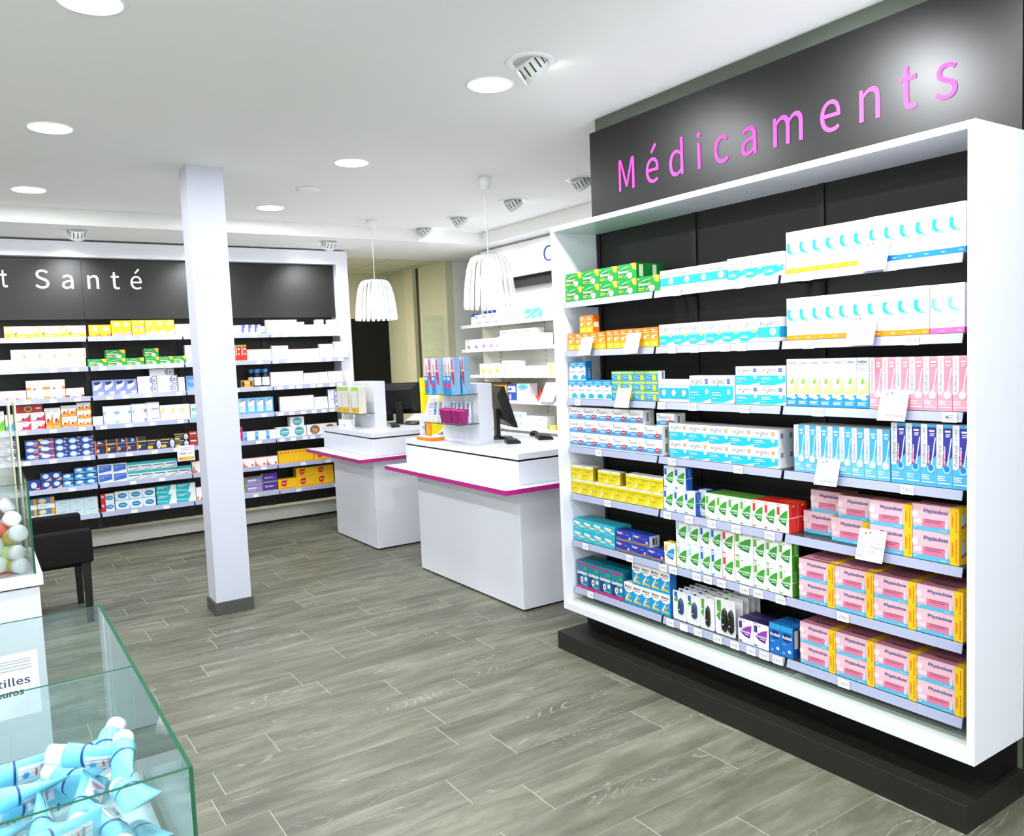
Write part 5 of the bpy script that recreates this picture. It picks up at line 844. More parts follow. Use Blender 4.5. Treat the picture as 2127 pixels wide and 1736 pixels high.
def keyboard(x, y, z, rz, w, d, name, label, cat, m=None):
    t = thing(name, label, cat, (x, y, z), None, rz); m = m or BLK
    b = B(); b.loft([[(-w / 2, -d / 2, 0), (w / 2, -d / 2, 0), (w / 2, d / 2, 0), (-w / 2, d / 2, 0)], [(-w / 2 + .004, -d / 2 + .004, 0.018), (w / 2 - .004, -d / 2 + .004, 0.018), (w / 2 - .004, d / 2 - .004, 0.034), (-w / 2 + .004, d / 2 - .004, 0.034)]], m, smooth=False); b.obj('housing', t, bevel=0.002)
    k = B()
    nx, ny = max(3, int(w / 0.022)), max(3, int(d / 0.024))
    for i in range(nx):
        for j in range(ny):
            xx = -w / 2 + 0.012 + (w - 0.024) * (i + 0.5) / nx; yy = -d / 2 + 0.012 + (d - 0.024) * (j + 0.5) / ny; zz = 0.018 + 0.016 * (yy + d / 2) / d
            k.box(xx - 0.007, yy - 0.007, zz, xx + 0.007, yy + 0.007, zz + 0.004, M('#4a4d52', 0.5) if m is BLK else M('#d8d8d0', 0.5))
    k.obj('keys', t); return t
keyboard(3.18, 4.80, 1.0257, math.radians(65), 0.15, 0.1, 'card_reader', 'small black device with silver top beside white panel, nearer counter', 'card reader')
keyboard(3.50, 4.86, 1.0257, math.radians(62), 0.24, 0.11, 'keyboard', 'black keyboard on the nearer counter behind the monitor', 'keyboard')
keyboard(3.27, 6.92, 1.0257, math.radians(70), 0.16, 0.08, 'desk_phone', 'grey and black handset beside white panel on farther counter', 'phone')
ms = B()
ms.loft([[(3.575 + r * 0.03 * math.cos(a * math.pi / 8), 5.09 + r * 0.05 * math.sin(a * math.pi / 8), 1.0257 + zz) for a in range(16)] for r, zz in ((0.95, 0), (1, 0.012), (0.8, 0.03), (0.3, 0.038))], BLK)
tag(ms.obj('computer_mouse'), 'black rounded mouse at the far end of the keyboard', 'mouse')
# papers and carrier bags by the second monitor
pp = B()
for k in range(7):
    a = 0.12 * k; z = 1.0265 + 0.007 * k; c, s_ = math.cos(a), math.sin(a)
    pp.poly([(3.56 + u * c - v * s_, 7.02 + u * s_ + v * c, z + 0.012 * (u > 0) + 0.006 * k * (u > 0)) for u, v in ((-0.12, -0.08), (0.13, -0.08), (0.13, 0.08), (-0.12, 0.08))], [PAPER, M('#8a6f50', 0.7), PAPER, M('#a98a66', 0.7)][k % 4])
tag(pp.obj('paper_stack'), 'loose stack of white and brown papers beside the farther monitor', 'papers')
# white gift boxes by the second panel
wb = thing('round_lid_box', 'white box with grey disc, at the left end of farther counter', 'box', (3.04, 7.64, 1.0255), None, math.radians(-90))
bb = B(); bb.box(0, 0, 0, 0.16, 0.05, 0.13, M('#f1efe6', 0.5)); art(bb, [('c', 0.5, 0.55, 0.36, 0.42, '#d9d8cc'), ('c', 0.5, 0.55, 0.2, 0.24, '#efeee4')], 0.16, 0.13, lambda u, v, l: (u, -l, v)); bb.obj('carton', wb)
wb = thing('tissue_box', 'small white box with green leaf mark before the farther panel', 'box', (2.93, 7.46, 1.0255), None, math.radians(-90))
bb = B(); bb.box(0, 0, 0, 0.17, 0.09, 0.075, M('#f6f6f4', 0.5)); art(bb, [('c', 0.8, 0.3, 0.1, 0.16, '#a8d078'), ('r', 0.1, 0.3, 0.5, 0.4, '#c8dcc8')], 0.17, 0.075, lambda u, v, l: (u, -l, v)); bb.obj('carton', wb)
# ------------------------------------------------------------------ carton factory
def carton_mesh(t, w, h, d):
    nm, look, f, s_, top, fa, sa = T[t][:7]
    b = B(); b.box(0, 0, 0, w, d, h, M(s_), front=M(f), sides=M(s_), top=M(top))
    art(b, fa, w, h, lambda u, v, l: (u, -l, v))
    if sa: art(b, sa, d, h, lambda u, v, l: (w + l, u, v)); art(b, sa, d, h, lambda u, v, l: (-l, d - u, v))
    if len(T[t]) > 7: art(b, T[t][7], w, d, lambda u, v, l: (u, v, h + l))
    return b.mesh(nm)
SHN = ['top', 'second', 'third', 'fourth', 'fifth', 'sixth', 'bottom']
SHN5 = ['top', 'second', 'third', 'fourth', 'bottom']
ALL = []
def place_runs():
    tops = {}
    for ri, (u, s, t, a, n, w, h, lv, l0, off, dep, d) in enumerate(RUNS):
        zb = (GS if u == 'G' else LS if u == 'L' else NS)[s - 1] + 0.0003
        dd = d or (min(0.1, max(0.045, 0.55 * w)) if dep == 1 else (0.09 if t in ('phd', 'ber') else 0.06))
        if u == 'G' and dep == 1 and t in ('mag', 'nco', 'phd'): dd = 0.075
        if u == 'G': dd = min(dd, 0.228 / dep - off / dep)
        me = carton_mesh(t, w - 0.0012, h - 0.0004, dd - 0.001)
        for c in range(n):
            for k in range(dep):
                p0, p1 = (a - (c + 1) * w, a - c * w) if u in 'GN' else (a + c * w, a + (c + 1) * w)
                f0 = off + k * dd; f1 = f0 + dd
                z = zb
                if l0:
                    for q0, q1, g0, g1, zt in tops.get((u, s), []):
                        if q0 < p1 - 0.004 and q1 > p0 + 0.004 and min(g1, f1) - max(g0, f0) > 0.7 * min(g1 - g0, f1 - f0): z = max(z, zt)
                for l in range(lv):
                    if k and l < lv - 1 and False: continue
                    o = bpy.data.objects.new(T[t][0], me); COL.objects.link(o)
                    if u == 'G': o.location = (2.744 + f0, p1 - 0.0006, z); o.rotation_euler = (0, 0, -math.pi / 2)
                    elif u == 'N': o.location = (4.9 + f0, p1 - 0.0006, z); o.rotation_euler = (0, 0, -math.pi / 2)
                    else: o.location = (p0 + 0.0006, 8.10 + f0, z)
                    ALL.append((o, u, s, t, (p0 + p1) / 2, l0 + l, k, dep))
                    z += h
                tops.setdefault((u, s), []).append((p0, p1, f0, f1, z))
place_runs()
def label_cartons():
    groups = {}
    for r in ALL: groups.setdefault((r[1], r[2], T[r[3]][1]), []).append(r)
    for (u, s, look), rs in groups.items():
        where = (SHN[s - 1] if u != 'N' else SHN5[s - 1]) + ' shelf ' + {'G': 'of right rack', 'L': 'on back wall', 'N': 'of white shelving'}[u]
        cols = []
        for r in sorted(rs, key=lambda r: (r[6] > 0, r[4] if u == 'L' else -r[4])):
            p = r[4]
            if not any(abs(p - c) < 0.022 for c in cols): cols.append(p)
        cols.sort(reverse=(u != 'L')); mx = max(r[5] for r in rs); used = {}
        for r in rs:
            j = min(range(len(cols)), key=lambda i: abs(cols[i] - r[4]))
            parts = [look]
            if len(cols) > 1: parts.append(ORD[j] + ' from left')
            if mx == 1: parts.append(['lower', 'upper'][r[5]] + ' layer')
            elif mx == 2: parts.append(['bottom', 'middle', 'uppermost'][r[5]] + ' layer')
            if r[7] > 1: parts.append(['front', 'rear'][r[6]])
            lb = ', '.join(parts) + ', ' + where
            if len(lb.replace(',', '').split()) > 16: lb = lb.replace(' from left', '')
            o = r[0]; tag(o, lb, 'box', look + ' row, ' + where)
label_cartons()
# ------------------------------------------------------------------ special packs on the racks
# blister cards on the bottom shelf of the rack
CARD = M('#e9e8ea', 0.4, name='blister_card')
def blister(x, y, z, w, h, kind, label, front=True):
    t = thing('blister_pack', label, 'blister pack', (x, y, z), 'hanging cards with dispensers, bottom shelf of right rack', -math.pi / 2)
    b = B(); r = 0.008; pts = []
    for cx, cz, a0 in ((w - r, r, -90), (w - r, h - r, 0), (r, h - r, 90), (r, r, 180)):
        for k in range(4): a = math.radians(a0 + 30 * k); pts.append((cx + r * math.cos(a), cz + r * math.sin(a)))
    b.loft([[(p, 0, q) for p, q in pts], [(p, 0.0014, q) for p, q in pts]], CARD, smooth=False)
    acc = '#2f66b8' if kind == 'blue' else '#5fae3a'
    art(b, [('r', 0.12, 0.76, 0.34, 0.95, acc), ('p', '#4fae3a', [(0.08, 0.66), (0.24, 0.6), (0.38, 0.66), (0.38, 0.78), (0.2, 0.74)])] if kind == 'blue' else
        [('r', 0.1, 0.62, 0.3, 0.93, acc), ('p', '#4fae3a', [(0.06, 0.48), (0.24, 0.36), (0.28, 0.62), (0.14, 0.58)])], w, h, lambda u, v, l: (u, -l, v), 0.0006)
    b.obj('card', t)
    if front:
        dk = M('#24405e', 0.25, name='navy_dispenser') if kind == 'blue' else M('#191a18', 0.3, name='black_dispenser')
        for cx in ([0.62] if kind == 'blue' else [0.58] if kind == 'black' else [0.48, 0.8]):
            d = B(); ww = 0.2 * w if kind == 'blue' else 0.155 * w; z0, z1 = (0.2 * h, 0.78 * h) if kind == 'blue' else (0.08 * h, 0.76 * h)
            if kind == 'double' : ww = 0.15 * w
            rings = []
            for k in range(9):
                f = k / 8; zz = z0 + (z1 - z0) * f; e = math.sqrt(max(0.02, 1 - abs(2 * f - 1) ** 4)) * (1 - 0.12 * f)
                rings.append([(cx * w + ww * e * math.cos(a * math.pi / 7), -0.001 - 0.016 * e * max(0.0, math.sin(a * math.pi / 7)), zz) for a in range(14)])
            d.loft(rings, dk)
            art(d, [('c', 0.5, 0.66, 0.12, 0.05, '#3f8e3a'), ('r', 0.52, 0.34, 0.72, 0.4, '#e8eef0')], 2 * ww, z1 - z0, lambda u, v, l: (cx * w - ww + u, -0.0185 - l, z0 + v))
            d.obj('dispenser', t)
    return t
zb7 = GS[6] + 0.0004
for i, (y0, w, h, kd, lb) in enumerate(((2.802, 0.088, 0.142, 'blue', 'white card with one navy dispenser, far left of the blister cards'), (2.712, 0.084, 0.142, 'blue', 'white card with one navy dispenser, beside the slim black ones'),
        (2.626, 0.088, 0.15, 'black', 'white card with a single slim black dispenser'), (2.533, 0.118, 0.168, 'double', 'larger white card with two slim black dispensers'))):
    blister(2.752, y0, zb7, w, h, kd, lb)
    for k in range(1, 5):
        blister(2.752 + 0.034 * k + (0.012 if i == 3 else 0), y0 - 0.004 * k, zb7, w, h + 0.002 * k, kd, ['second', 'third', 'fourth', 'fifth'][k - 1] + ' card back in the ' + ['first navy', 'second navy', 'single black', 'double black'][i] + ' dispenser column', False)
# small navy box lying at the back of the fifth shelf
nb = thing('nicotine_gum_box', 'dark blue box lying deep at the back of fifth shelf', 'box', (2.9, 2.78, GS[4] + 0.0004), None, -math.pi / 2)
bb = B(); bb.box(0, 0, 0, 0.2, 0.06, 0.1, M('#173a86', 0.4)); art(bb, [('c', 0.8, 0.5, 0.05, 0.2, '#5aa84a')], 0.2, 0.1, lambda u, v, l: (u, -l, v)); bb.obj('carton', nb)
# price cards leaning in the rails
def price_card(y, z, w, h, txts, label):
    b = B(); P = lambda u, v, l: (2.700 + 0.30 * v - l, y - u, z + v)
    b.poly([P(0, 0, 0), P(w, 0, 0), P(w, h, 0), P(0, h, 0)], PAPER); b.poly([P(0, 0, -0.0008), P(0, h, -0.0008), P(w, h, -0.0008), P(w, 0, -0.0008)], PAPER)
    art(b, [('r', 0.22, 0.84, 0.28, 0.88, '#33353c'), ('r', 0.38, 0.88, 0.44, 0.92, '#33353c'), ('r', 0.55, 0.82, 0.9, 0.835, '#c0c3cc'), ('r', 0.55, 0.87, 0.9, 0.885, '#c0c3cc')] + txts, w, h, P)
    tag(b.obj('price_card'), label, 'price card')
def tx(s, u0, v0, u1, v1, c='#555a66'): return ('t', s, u0, v0, u1, v1, c)
price_card(1.772, 1.898, 0.112, 0.108, [tx('Physiomer', .2, .6, .7, .7), tx('7,50 euros', .4, .38, .92, .47), tx('panachable', .1, .14, .7, .24)], 'white price card between yellow and blue based wave boxes, top shelf')
price_card(3.41, 1.634, 0.10, 0.094, [tx('Vitamine C UPSA', .1, .6, .8, .7), tx('3,90 euros', .4, .1, .85, .2)], 'white price card before small orange boxes, left one, second shelf')
price_card(3.05, 1.634, 0.102, 0.100, [tx('Vitamine C UPSA', .1, .6, .8, .7), tx('3,90 euros', .4, .1, .85, .2)], 'white price card before small orange boxes, right one, second shelf')
price_card(1.822, 1.634, 0.112, 0.108, [tx('Physiomer', .2, .64, .7, .74), tx('7,50 euros', .35, .36, .9, .47, '#2c303a'), tx('panachable', .1, .14, .75, .24)], 'white price card before the orange based wave boxes, second shelf')
price_card(3.132, 1.365, 0.105, 0.095, [tx('Euphytose', .25, .62, .65, .7), tx('20 comprimés', .2, .5, .75, .58), tx('5,50 euros', .35, .1, .85, .2)], 'white price card before the green herbal tablet boxes, third shelf')
price_card(1.697, 1.362, 0.105, 0.108, [tx('Prorhinel spray, nourrisson', .06, .62, .92, .7), tx('6,50 euros', .4, .44, .85, .53), tx('9,90 euros', .3, .08, .95, .24, '#2c303a')], 'white price card before the tall pink spray boxes, third shelf')
price_card(1.964, 1.100, 0.10, 0.100, [tx('Prorhinel spray, adulte', .06, .62, .86, .7), tx('6,50 euros', .4, .44, .85, .53), tx('9,90 euros', .3, .08, .95, .24, '#2c303a')], 'white price card before the sky-blue spray boxes, fourth shelf')
price_card(1.788, 0.838, 0.108, 0.112, [('r', .05, .72, .9, .735, '#b0b3bc'), tx('1 boîte', .06, .54, .3, .64, '#787c88'), tx('3,90 euros', .5, .54, .92, .64, '#787c88'), tx('2 boîtes', .06, .4, .34, .5, '#6a6e78'), tx('7,00 euros', .45, .39, .95, .51, '#2c303a'), tx('3 boîtes', .06, .26, .34, .36, '#6a6e78'), tx('11,00', .42, .26, .68, .37, '#2c303a'), tx('euros', .05, .1, .28, .19, '#2c303a')], 'white price card listing three prices before the pink boxes, fifth shelf')
# offer sheet hanging on the back wall rail
oc = B(); P = lambda u, v, l: (1.552 + u, 8.036 - l, 0.786 + v)
oc.poly([P(0, 0, 0), P(.155, 0, 0), P(.155, .145, 0), P(0, .145, 0)], PAPER); oc.poly([P(0, 0, -.001), P(0, .145, -.001), P(.155, .145, -.001), P(.155, 0, -.001)], PAPER)
art(oc, [('r', .06, .06, .94, .26, '#f6b61c'), ('r', .12, .12, .2, .2, '#e2601c'), ('r', .3, .14, .8, .18, '#fbe2a0'), ('r', .2, .82, .8, .86, '#e0a8b8'), ('r', .2, .7, .8, .74, '#e0a8b8'), ('r', .15, .42, .5, .56, '#b8c0cc'), ('r', .6, .46, .85, .52, '#c8b8c8')], .155, .145, P)
tag(oc.obj('offer_sheet'), 'white offer sheet with yellow strip hanging left of the column', 'notice')
# bottles
def bottle(name, label, loc, r, h, body, cap, caph, lab=None, group=None, rot=None, cat='bottle', capr=None, shoulder=0.75):
    t = thing(name, label, cat, loc, group)
    if rot is not None: t.rotation_mode = 'QUATERNION'; t.rotation_quaternion = Vector((0, 0, 1)).rotation_difference(Vector(rot).normalized())
    hb = h - caph; cr = capr or r * 0.55
    prof = [(0.0005, 0), (r * 0.9, 0), (r, 0.004), (r, hb * shoulder), (r * 0.92, hb * (shoulder + 0.08)), (cr * 0.95, hb * 0.96), (cr * 0.95, hb)]
    B().lathe(prof, body, 24, cap0=False, cap1=True).obj('bottle_body', t)
    B().lathe([(cr, hb - 0.001), (cr, h - 0.004), (cr * 0.93, h), (0.0005, h)], cap, 24, cap0=True, cap1=False).obj('cap', t)
    if lab:
        b = B(); rings = []
        for z in (hb * 0.12, hb * shoulder * 0.92):
            rings.append([((r + 0.0005) * math.cos(math.radians(a)), (r + 0.0005) * math.sin(math.radians(a)), z) for a in range(-170, -9, 16)])
        b.loft(rings, lab, cap0=False, cap1=False, closed=False); b.obj('label_wrap', t)
    return t
DKB = M('#0e1c30', 0.15, name='dark_blue_glass'); CAPB = M('#4a90d0', 0.35, name='blue_cap'); LABW = M('#eef4fa', 0.5, name='white_label')
for k, (x, y) in enumerate(((2.372, 8.14), (2.455, 8.14), (2.34, 8.22), (2.425, 8.22))):
    bottle('mouthwash_bottle', 'dark blue bottle with light blue cap, ' + ['front left', 'front right', 'rear left', 'rear right'][k] + ' of four, third shelf', (x, y, LS[2] + 0.0004), 0.037, 0.178, DKB, CAPB, 0.036, LABW, 'dark bottles on the back wall', capr=0.024)
WB = M('#eef2f8', 0.3, name='white_bottle'); RBL = M('#1f56c8', 0.35, name='royal_blue_cap')
for k, (x, y) in enumerate(((4.95, 8.19), (4.95, 8.10), (5.09, 8.15), (5.09, 8.05), (5.09, 7.95))):
    bottle('lotion_bottle', 'white bottle with royal blue cap, ' + ORD[k] + ' of five on top white shelf', (x, y, NS[0] + 0.0004), 0.032, 0.135 + 0.03 * (k > 1), WB, RBL, 0.03, None, 'blue capped bottles under the nearer lamp', capr=0.02)
# flyer and red tray on the white shelving
fy = B(); P = lambda u, v, l: (4.835 + 0.25 * v - l, 6.78 - u - 0.35 * v, NS[3] + 0.002 + v)
fy.poly([P(0, 0, 0), P(.24, 0, 0), P(.24, .2, 0), P(0, .2, 0)], PAPER); fy.poly([P(0, 0, -.001), P(0, .2, -.001), P(.24, .2, -.001), P(.24, 0, -.001)], PAPER)
art(fy, [('r', .4, .8, .46, .84, '#333333'), ('r', .5, .84, .56, .88, '#333333'), ('r', .2, .3, .7, .33, '#b8bcc8'), ('r', .2, .45, .7, .48, '#c8bcc8')], .24, .2, P)
tag(fy.obj('flyer'), 'white leaning flyer at the rack edge on fourth white shelf', 'flyer')
rt = thing('red_display_tray', 'small red tray with upright sticks on fourth white shelf', 'tray', (4.93, 6.95, NS[3] + 0.0005), None, -math.pi / 2)
RED = M('#e8402c', 0.4); b = B(); b.loft([[(0.02, 0, 0), (0.14, 0, 0), (0.14, 0.06, 0), (0.02, 0.06, 0)], [(0, -0.02, 0.06), (0.17, -0.02, 0.06), (0.17, 0.06, 0.06), (0, 0.06, 0.06)]], RED, smooth=False); b.obj('tray_body', rt)
for q in (0.02, 0.08): simple('stick', q, 0.02, 0.055, q + 0.025, 0.045, 0.13, RED, rt)
# ------------------------------------------------------------------ things on the nearer counter
def carton(t, x, y, z, w, h, d, rz, label, cat='box', group=None):
    o = bpy.data.objects.new(T[t][0], carton_mesh(t, w, h, d)); COL.objects.link(o); o.location = (x, y, z); o.rotation_euler = (0, 0, rz)
    return tag(o, label, cat, group)
zt = 1.0252 + 0.359 + 0.0064
for k, (y0, w) in enumerate(((5.40, 0.11), (5.29, 0.115), (5.165, 0.085), (5.06, 0.11), (4.995, 0.09))):
    carton('tbr', 2.815 + [0, 0, 0.03, 0, 0.055][k], y0, zt, w, 0.262, 0.045, -math.pi / 2, 'blue and pink toothbrush pack, ' + ORD[k] + ' of five on the upper glass shelf', 'toothbrush pack', 'toothbrush packs on the nearer counter')
def squeeze_tube(name, label, loc, L, r, body, cap, capl, bands=(), quat=None, group=None, rz=0, art_ops=None, cat='tube'):
    """stands on its cap; flattens towards the crimped end"""
    t = thing(name, label, cat, loc, group, rz)
    if quat is not None: t.rotation_mode = 'QUATERNION'; t.rotation_quaternion = quat
    n = 20
    def ring(z, f, rr):  # f: 0 round, 1 flat
        a_, b_ = rr * (1 + 0.42 * f), rr * (1 - 0.93 * f)
        return [(a_ * math.cos(2 * math.pi * j / n), b_ * math.sin(2 * math.pi * j / n), z) for j in range(n)]
    b = B(); zs = [0.0, 0.02, 0.12, 0.3, 0.5, 0.7, 0.85, 0.97, 1.0]; rings = []
    for f in zs: rings.append(ring(capl + (L - capl) * f, max(0.0, (f - 0.08) / 0.92) ** 1.1, r * (0.8 + 0.2 * min(1, f / 0.02))))
    b.loft(rings[:1] + rings[1:], body)
    for z0, z1, m in bands:
        rr = []
        for q in range(4):
            f = z0 + (z1 - z0) * q / 3; rg = ring(capl + (L - capl) * f, max(0.0, (f - 0.08) / 0.92) ** 1.1, r * 1.012); rr.append([(x * 1.004, y + (0.0006 if y > 0 else -0.0006), z) for x, y, z in rg])
        b.loft(rr, m, cap0=False, cap1=False)
    if art_ops:
        def P(u, v, l):
            f = min(1, max(0, (v) / (L - capl))); fl = max(0.0, (f - 0.08) / 0.92) ** 1.1
            aa, bbb = r * (1 + 0.42 * fl), r * (1 - 0.93 * fl); xx = (u - r); s = max(0.0, 1 - (xx / (aa * 1.02)) ** 2) ** 0.5
            return (xx, -bbb * s - l - 0.0008, capl + v)
        art(b, strips(art_ops), 2 * r, L - capl, P)
    b.obj('tube_body', t)
    c = B(); cr = r * 0.86; pr = []
    for k in range(5): pr.append((cr * (1 if k % 2 else 0.985), capl * k / 4 + 0.0004))
    c.lathe([(0.0005, 0.0)] + pr + [(0.0005, capl + 0.001)], cap, 18, cap0=False, cap1=False); c.obj('cap', t)
    return t
TPW = M('#eef1f4', 0.35, name='white_tube'); CAPW = M('#f2f3f5', 0.35, name='white_cap')
zl = 1.0252 + 0.149 + 0.0064
TPA = [('r', 0.12, 0.18, 0.88, 0.92, '#2f86cc'), ('r', 0.18, 0.48, 0.82, 0.86, '#b8c8dc'), ('p', '#5a4a4e', [(0.35, 0.5), (0.6, 0.54), (0.62, 0.8), (0.42, 0.82)]), ('r', 0.2, 0.28, 0.7, 0.34, '#d8ecfa')]
for k, (x, y) in enumerate(((2.895, 5.385), (2.895, 5.305), (2.935, 5.205), (2.935, 5.16), (2.94, 5.105), (2.94, 4.985))):
    squeeze_tube('toothpaste_tube', 'white and blue upright toothpaste tube, ' + ORD[k] + ' of six on lower glass shelf', (x, y, zl), 0.15, 0.026 if k < 2 else 0.0185, TPW, CAPW, 0.028, (), None, 'toothpaste tubes on the nearer counter', -math.pi / 2, TPA)
CUP = M('#c01f86', 0.42, name='magenta_plastic')
for k, (x, y) in enumerate(((2.875, 5.155), (2.845, 5.085), (2.86, 4.965), (2.865, 4.945 - 0.10))):
    if k == 3: y = 4.945 - 0.02; x = 2.93
for k, (x, y) in enumerate(((2.862, 5.20), (2.845, 5.105), (2.852, 5.005), (2.85, 4.92))):
    c = B(); c.lathe([(0.0005, 0.0), (0.031, 0.0), (0.0395, 0.088), (0.0415, 0.089), (0.0415, 0.103), (0.0395, 0.103), (0.0385, 0.088), (0.030, 0.004), (0.0005, 0.004)], CUP, 32, (0, 0, 0), cap0=False, cap1=False)
    tag(c.obj('plastic_cup', loc=(x, y, zl)), 'magenta tapered plastic cup, ' + ORD[k] + ' of four on lower glass shelf', 'cup', 'magenta cups on the nearer counter')
# orange tray with two tubes, leaflet holder, yellow board
tr = thing('counter_tray', 'orange sided display tray with white top on nearer counter corner', 'tray', (2.848, 5.42, 1.0256))
b = B(); b.box(0, 0, 0, 0.165, 0.225, 0.026, M('#f0861c', 0.45)); b.box(0.002, 0.002, 0.0262, 0.163, 0.223, 0.0285, M('#f4f3f0', 0.4)); b.obj('tray_body', tr)
squeeze_tube('cream_tube', 'orange pointed tube standing on the orange tray', (2.905, 5.545, 1.0545), 0.105, 0.022, M('#f39a1a', 0.35), M('#f6a832', 0.35), 0.012, (), None, None, math.radians(10))
squeeze_tube('cream_tube', 'dark blue tube standing on the orange tray', (2.93, 5.615, 1.0545), 0.098, 0.018, M('#1c3f9c', 0.35), M('#1a3480', 0.35), 0.012, (), None, None, math.radians(10))
lh = thing('leaflet_holder', 'sloping white holder with black slots behind the orange tray', 'leaflet holder', (3.03, 5.50, 1.0255))
simple('upright_arm', -0.14, 0.165, 0.0, -0.09, 0.169, 0.2, M('#e8eaf0', 0.35), lh); simple('foot', -0.14, 0.169, 0.0, -0.001, 0.2, 0.012, M('#e8eaf0', 0.35), lh)
b = B(); b.loft([[(0, 0.2, 0), (0, 0, 0), (0, 0.0, 0.11)], [(0.13, 0.2, 0), (0.13, 0, 0), (0.13, 0.0, 0.11)]], M('#eef0f6', 0.4), smooth=False)
b.obj('holder_body', lh)
b = B()
for k in range(5):
    u0 = 0.03 + 0.035 * k
    b.loft([[(-0.001 - 0.0 * q, 0.2 - (u0 + 0.012) * 1.0 - q * 0.002, 0.012 + q * 0.0), (-0.001, 0.2 - u0 - 0.03, 0.012), (-0.001, 0.2 - u0 - 0.045, 0.012 + (u0 + 0.02) * 0.35), (-0.001, 0.2 - u0 - 0.03, 0.012 + (u0 + 0.01) * 0.35)] for q in (0, 1)], BLK, smooth=False)
b.obj('slots', lh)
def leaning_sheet(name, label, x, y, z, w, h, lean, ops, m, cat, yaw=0.0):
    b = B(); P = lambda u, v, l: (u + 0.33 * v, v * math.sin(lean) - l * math.cos(lean), v * math.cos(lean) + 0.0005)
    b.poly([P(0, 0, 0), P(w, 0, 0), P(w, h, 0), P(0, h, 0)], m); b.poly([P(0, 0, -.0015), P(0, h, -.0015), P(w, h, -.0015), P(w, 0, -.0015)], m)
    art(b, ops, w, h, P); o = b.obj(name); o.location = (x, y, z); o.rotation_euler = (0, 0, yaw); return tag(o, label, cat)
leaning_sheet('leaflet', 'tall white leaflet leaning diagonally beside the toothbrush shelves', 2.895, 5.66, 1.125, 0.085, 0.27, -0.0, [('r', .2, .88, .28, .9, '#30333c'), ('r', .34, .9, .42, .92, '#30333c'), ('r', .3, .74, .8, .75, '#787c88'), tx('2,90 euros', .2, .5, .85, .56, '#6a6f7a'), ('r', .25, .64, .85, .655, '#8a8f98'), ('r', .2, .59, .85, .6, '#6a6e78'), ('r', .3, .42, .7, .43, '#9a9ea8'), ('r', .4, .34, .6, .35, '#9a9ea8'), ('r', .2, .1, .6, .12, '#8a8f98')], PAPER, 'leaflet', -0.25)
yb = thing('yellow_display_board', 'bright yellow standing board at the far end of nearer counter', 'display board', (2.985, 5.80, 1.0255))
b = B(); b.box(0, 0, 0, 0.03, 0.02, 0.475, M('#f4e41c', 0.5)); b.box(0.03, 0.004, 0, 0.235, 0.02, 0.44, M('#f2dc12', 0.5)); b.obj('board', yb)
# boxes on the farther counter's glass shelf
z2 = 1.0252 + 0.137 + 0.0064
for k, (y0, w, f) in enumerate(((7.50, 0.13, 0.0), (7.37, 0.16, 0.0), (7.20, 0.055, 0.05), (7.14, 0.16, 0.0), (6.975, 0.001, 0.0))[:4]):
    carton('cgr', 2.945 + f, y0, z2, w, 0.25, 0.075, -math.pi / 2, 'white, green and yellow spray box, ' + ORD[k] + ' of four on farther counter', 'box', 'spray boxes on the farther counter')
# ------------------------------------------------------------------ armchair behind the cabinet
FAB = noisy('#1c1a1a', '#262322', 260, 0.95, 0.1, 0.25, 900, name='black_fabric')
ch = thing('armchair', 'low black fabric armchair with straight legs, behind the glass cabinet', 'chair', (0.0, 5.95, 0))
def cushion(n, x0, y0, z0, x1, y1, z1, bv=0.02):
    o = B().box(x0, y0, z0, x1, y1, z1, FAB).obj(n, ch); md = o.modifiers.new('b', 'BEVEL'); md.width = bv; md.segments = 4
    for p in o.data.polygons: p.use_smooth = True
cushion('armrest', -0.02, 0.0, 0.40, 0.585, 0.085, 0.625); cushion('armrest', -0.02, 0.535, 0.40, 0.575, 0.62, 0.655)
cushion('seat', 0.0, 0.086, 0.37, 0.575, 0.534, 0.485, 0.012); cushion('backrest', -0.1, 0.02, 0.37, -0.021, 0.6, 0.66)
for x, y in ((0.515, 0.012), (0.51, 0.545), (-0.03, 0.012), (-0.03, 0.545)):
    b = B(); b.loft([[(x + i, y + j, z) for i, j in ((s, s), (0.05 - s, s), (0.05 - s, 0.05 - s), (s, 0.05 - s))] for z, s in ((0, 0.006), (0.395 if y > .5 or x < 0 else 0.40, 0.0))], BLK, smooth=False); b.obj('leg', ch)
# ------------------------------------------------------------------ cabinet with a glass bin of bottles
cab = thing('display_cabinet', 'white display cabinet with glass bin on top, left edge', 'cabinet', (0, 0, 0))
simple('cabinet_body', -1.1, 4.0, 0.01, 0.176, 4.62, 0.742, WHITE, cab, 0.001); simple('cabinet_top', -1.1, 3.985, 0.75, 0.192, 4.64, 0.80, WHITE, cab, 0.003); simple('shadow_line', -1.1, 4.01, 0.742, 0.17, 4.6, 0.75, M('#33352f', 0.6), cab)
for n, a in (('front_pane', (-1.1, 4.0, 0.8005, 0.160, 4.006, 1.19)), ('side_pane', (0.1605, 4.0, 0.8005, 0.168, 4.6, 1.20)), ('back_pane', (-1.1, 4.594, 0.8005, 0.160, 4.6, 1.19))):
    b = B(); b.box(*a, GLASS); b.obj(n, cab)
b = B(); b.box(0.1603, 3.9985, 0.801, 0.1685, 4.0, 1.20, GLASSE); b.box(-1.1, 3.999, 1.19, 0.1685, 4.006, 1.1925, GLASSE); b.obj('glass_edge', cab)
st = thing('acrylic_stand', 'tall clear acrylic leaflet stand with yellow tinted edges in the bin', 'display stand', (0, 0, 0))
ACR = glassy('acrylic', '#f4f8f4', 0.25, 0.03); ACY = glassy('yellow_acrylic_edge', '#f0f0cc', 0.5, 0.1)
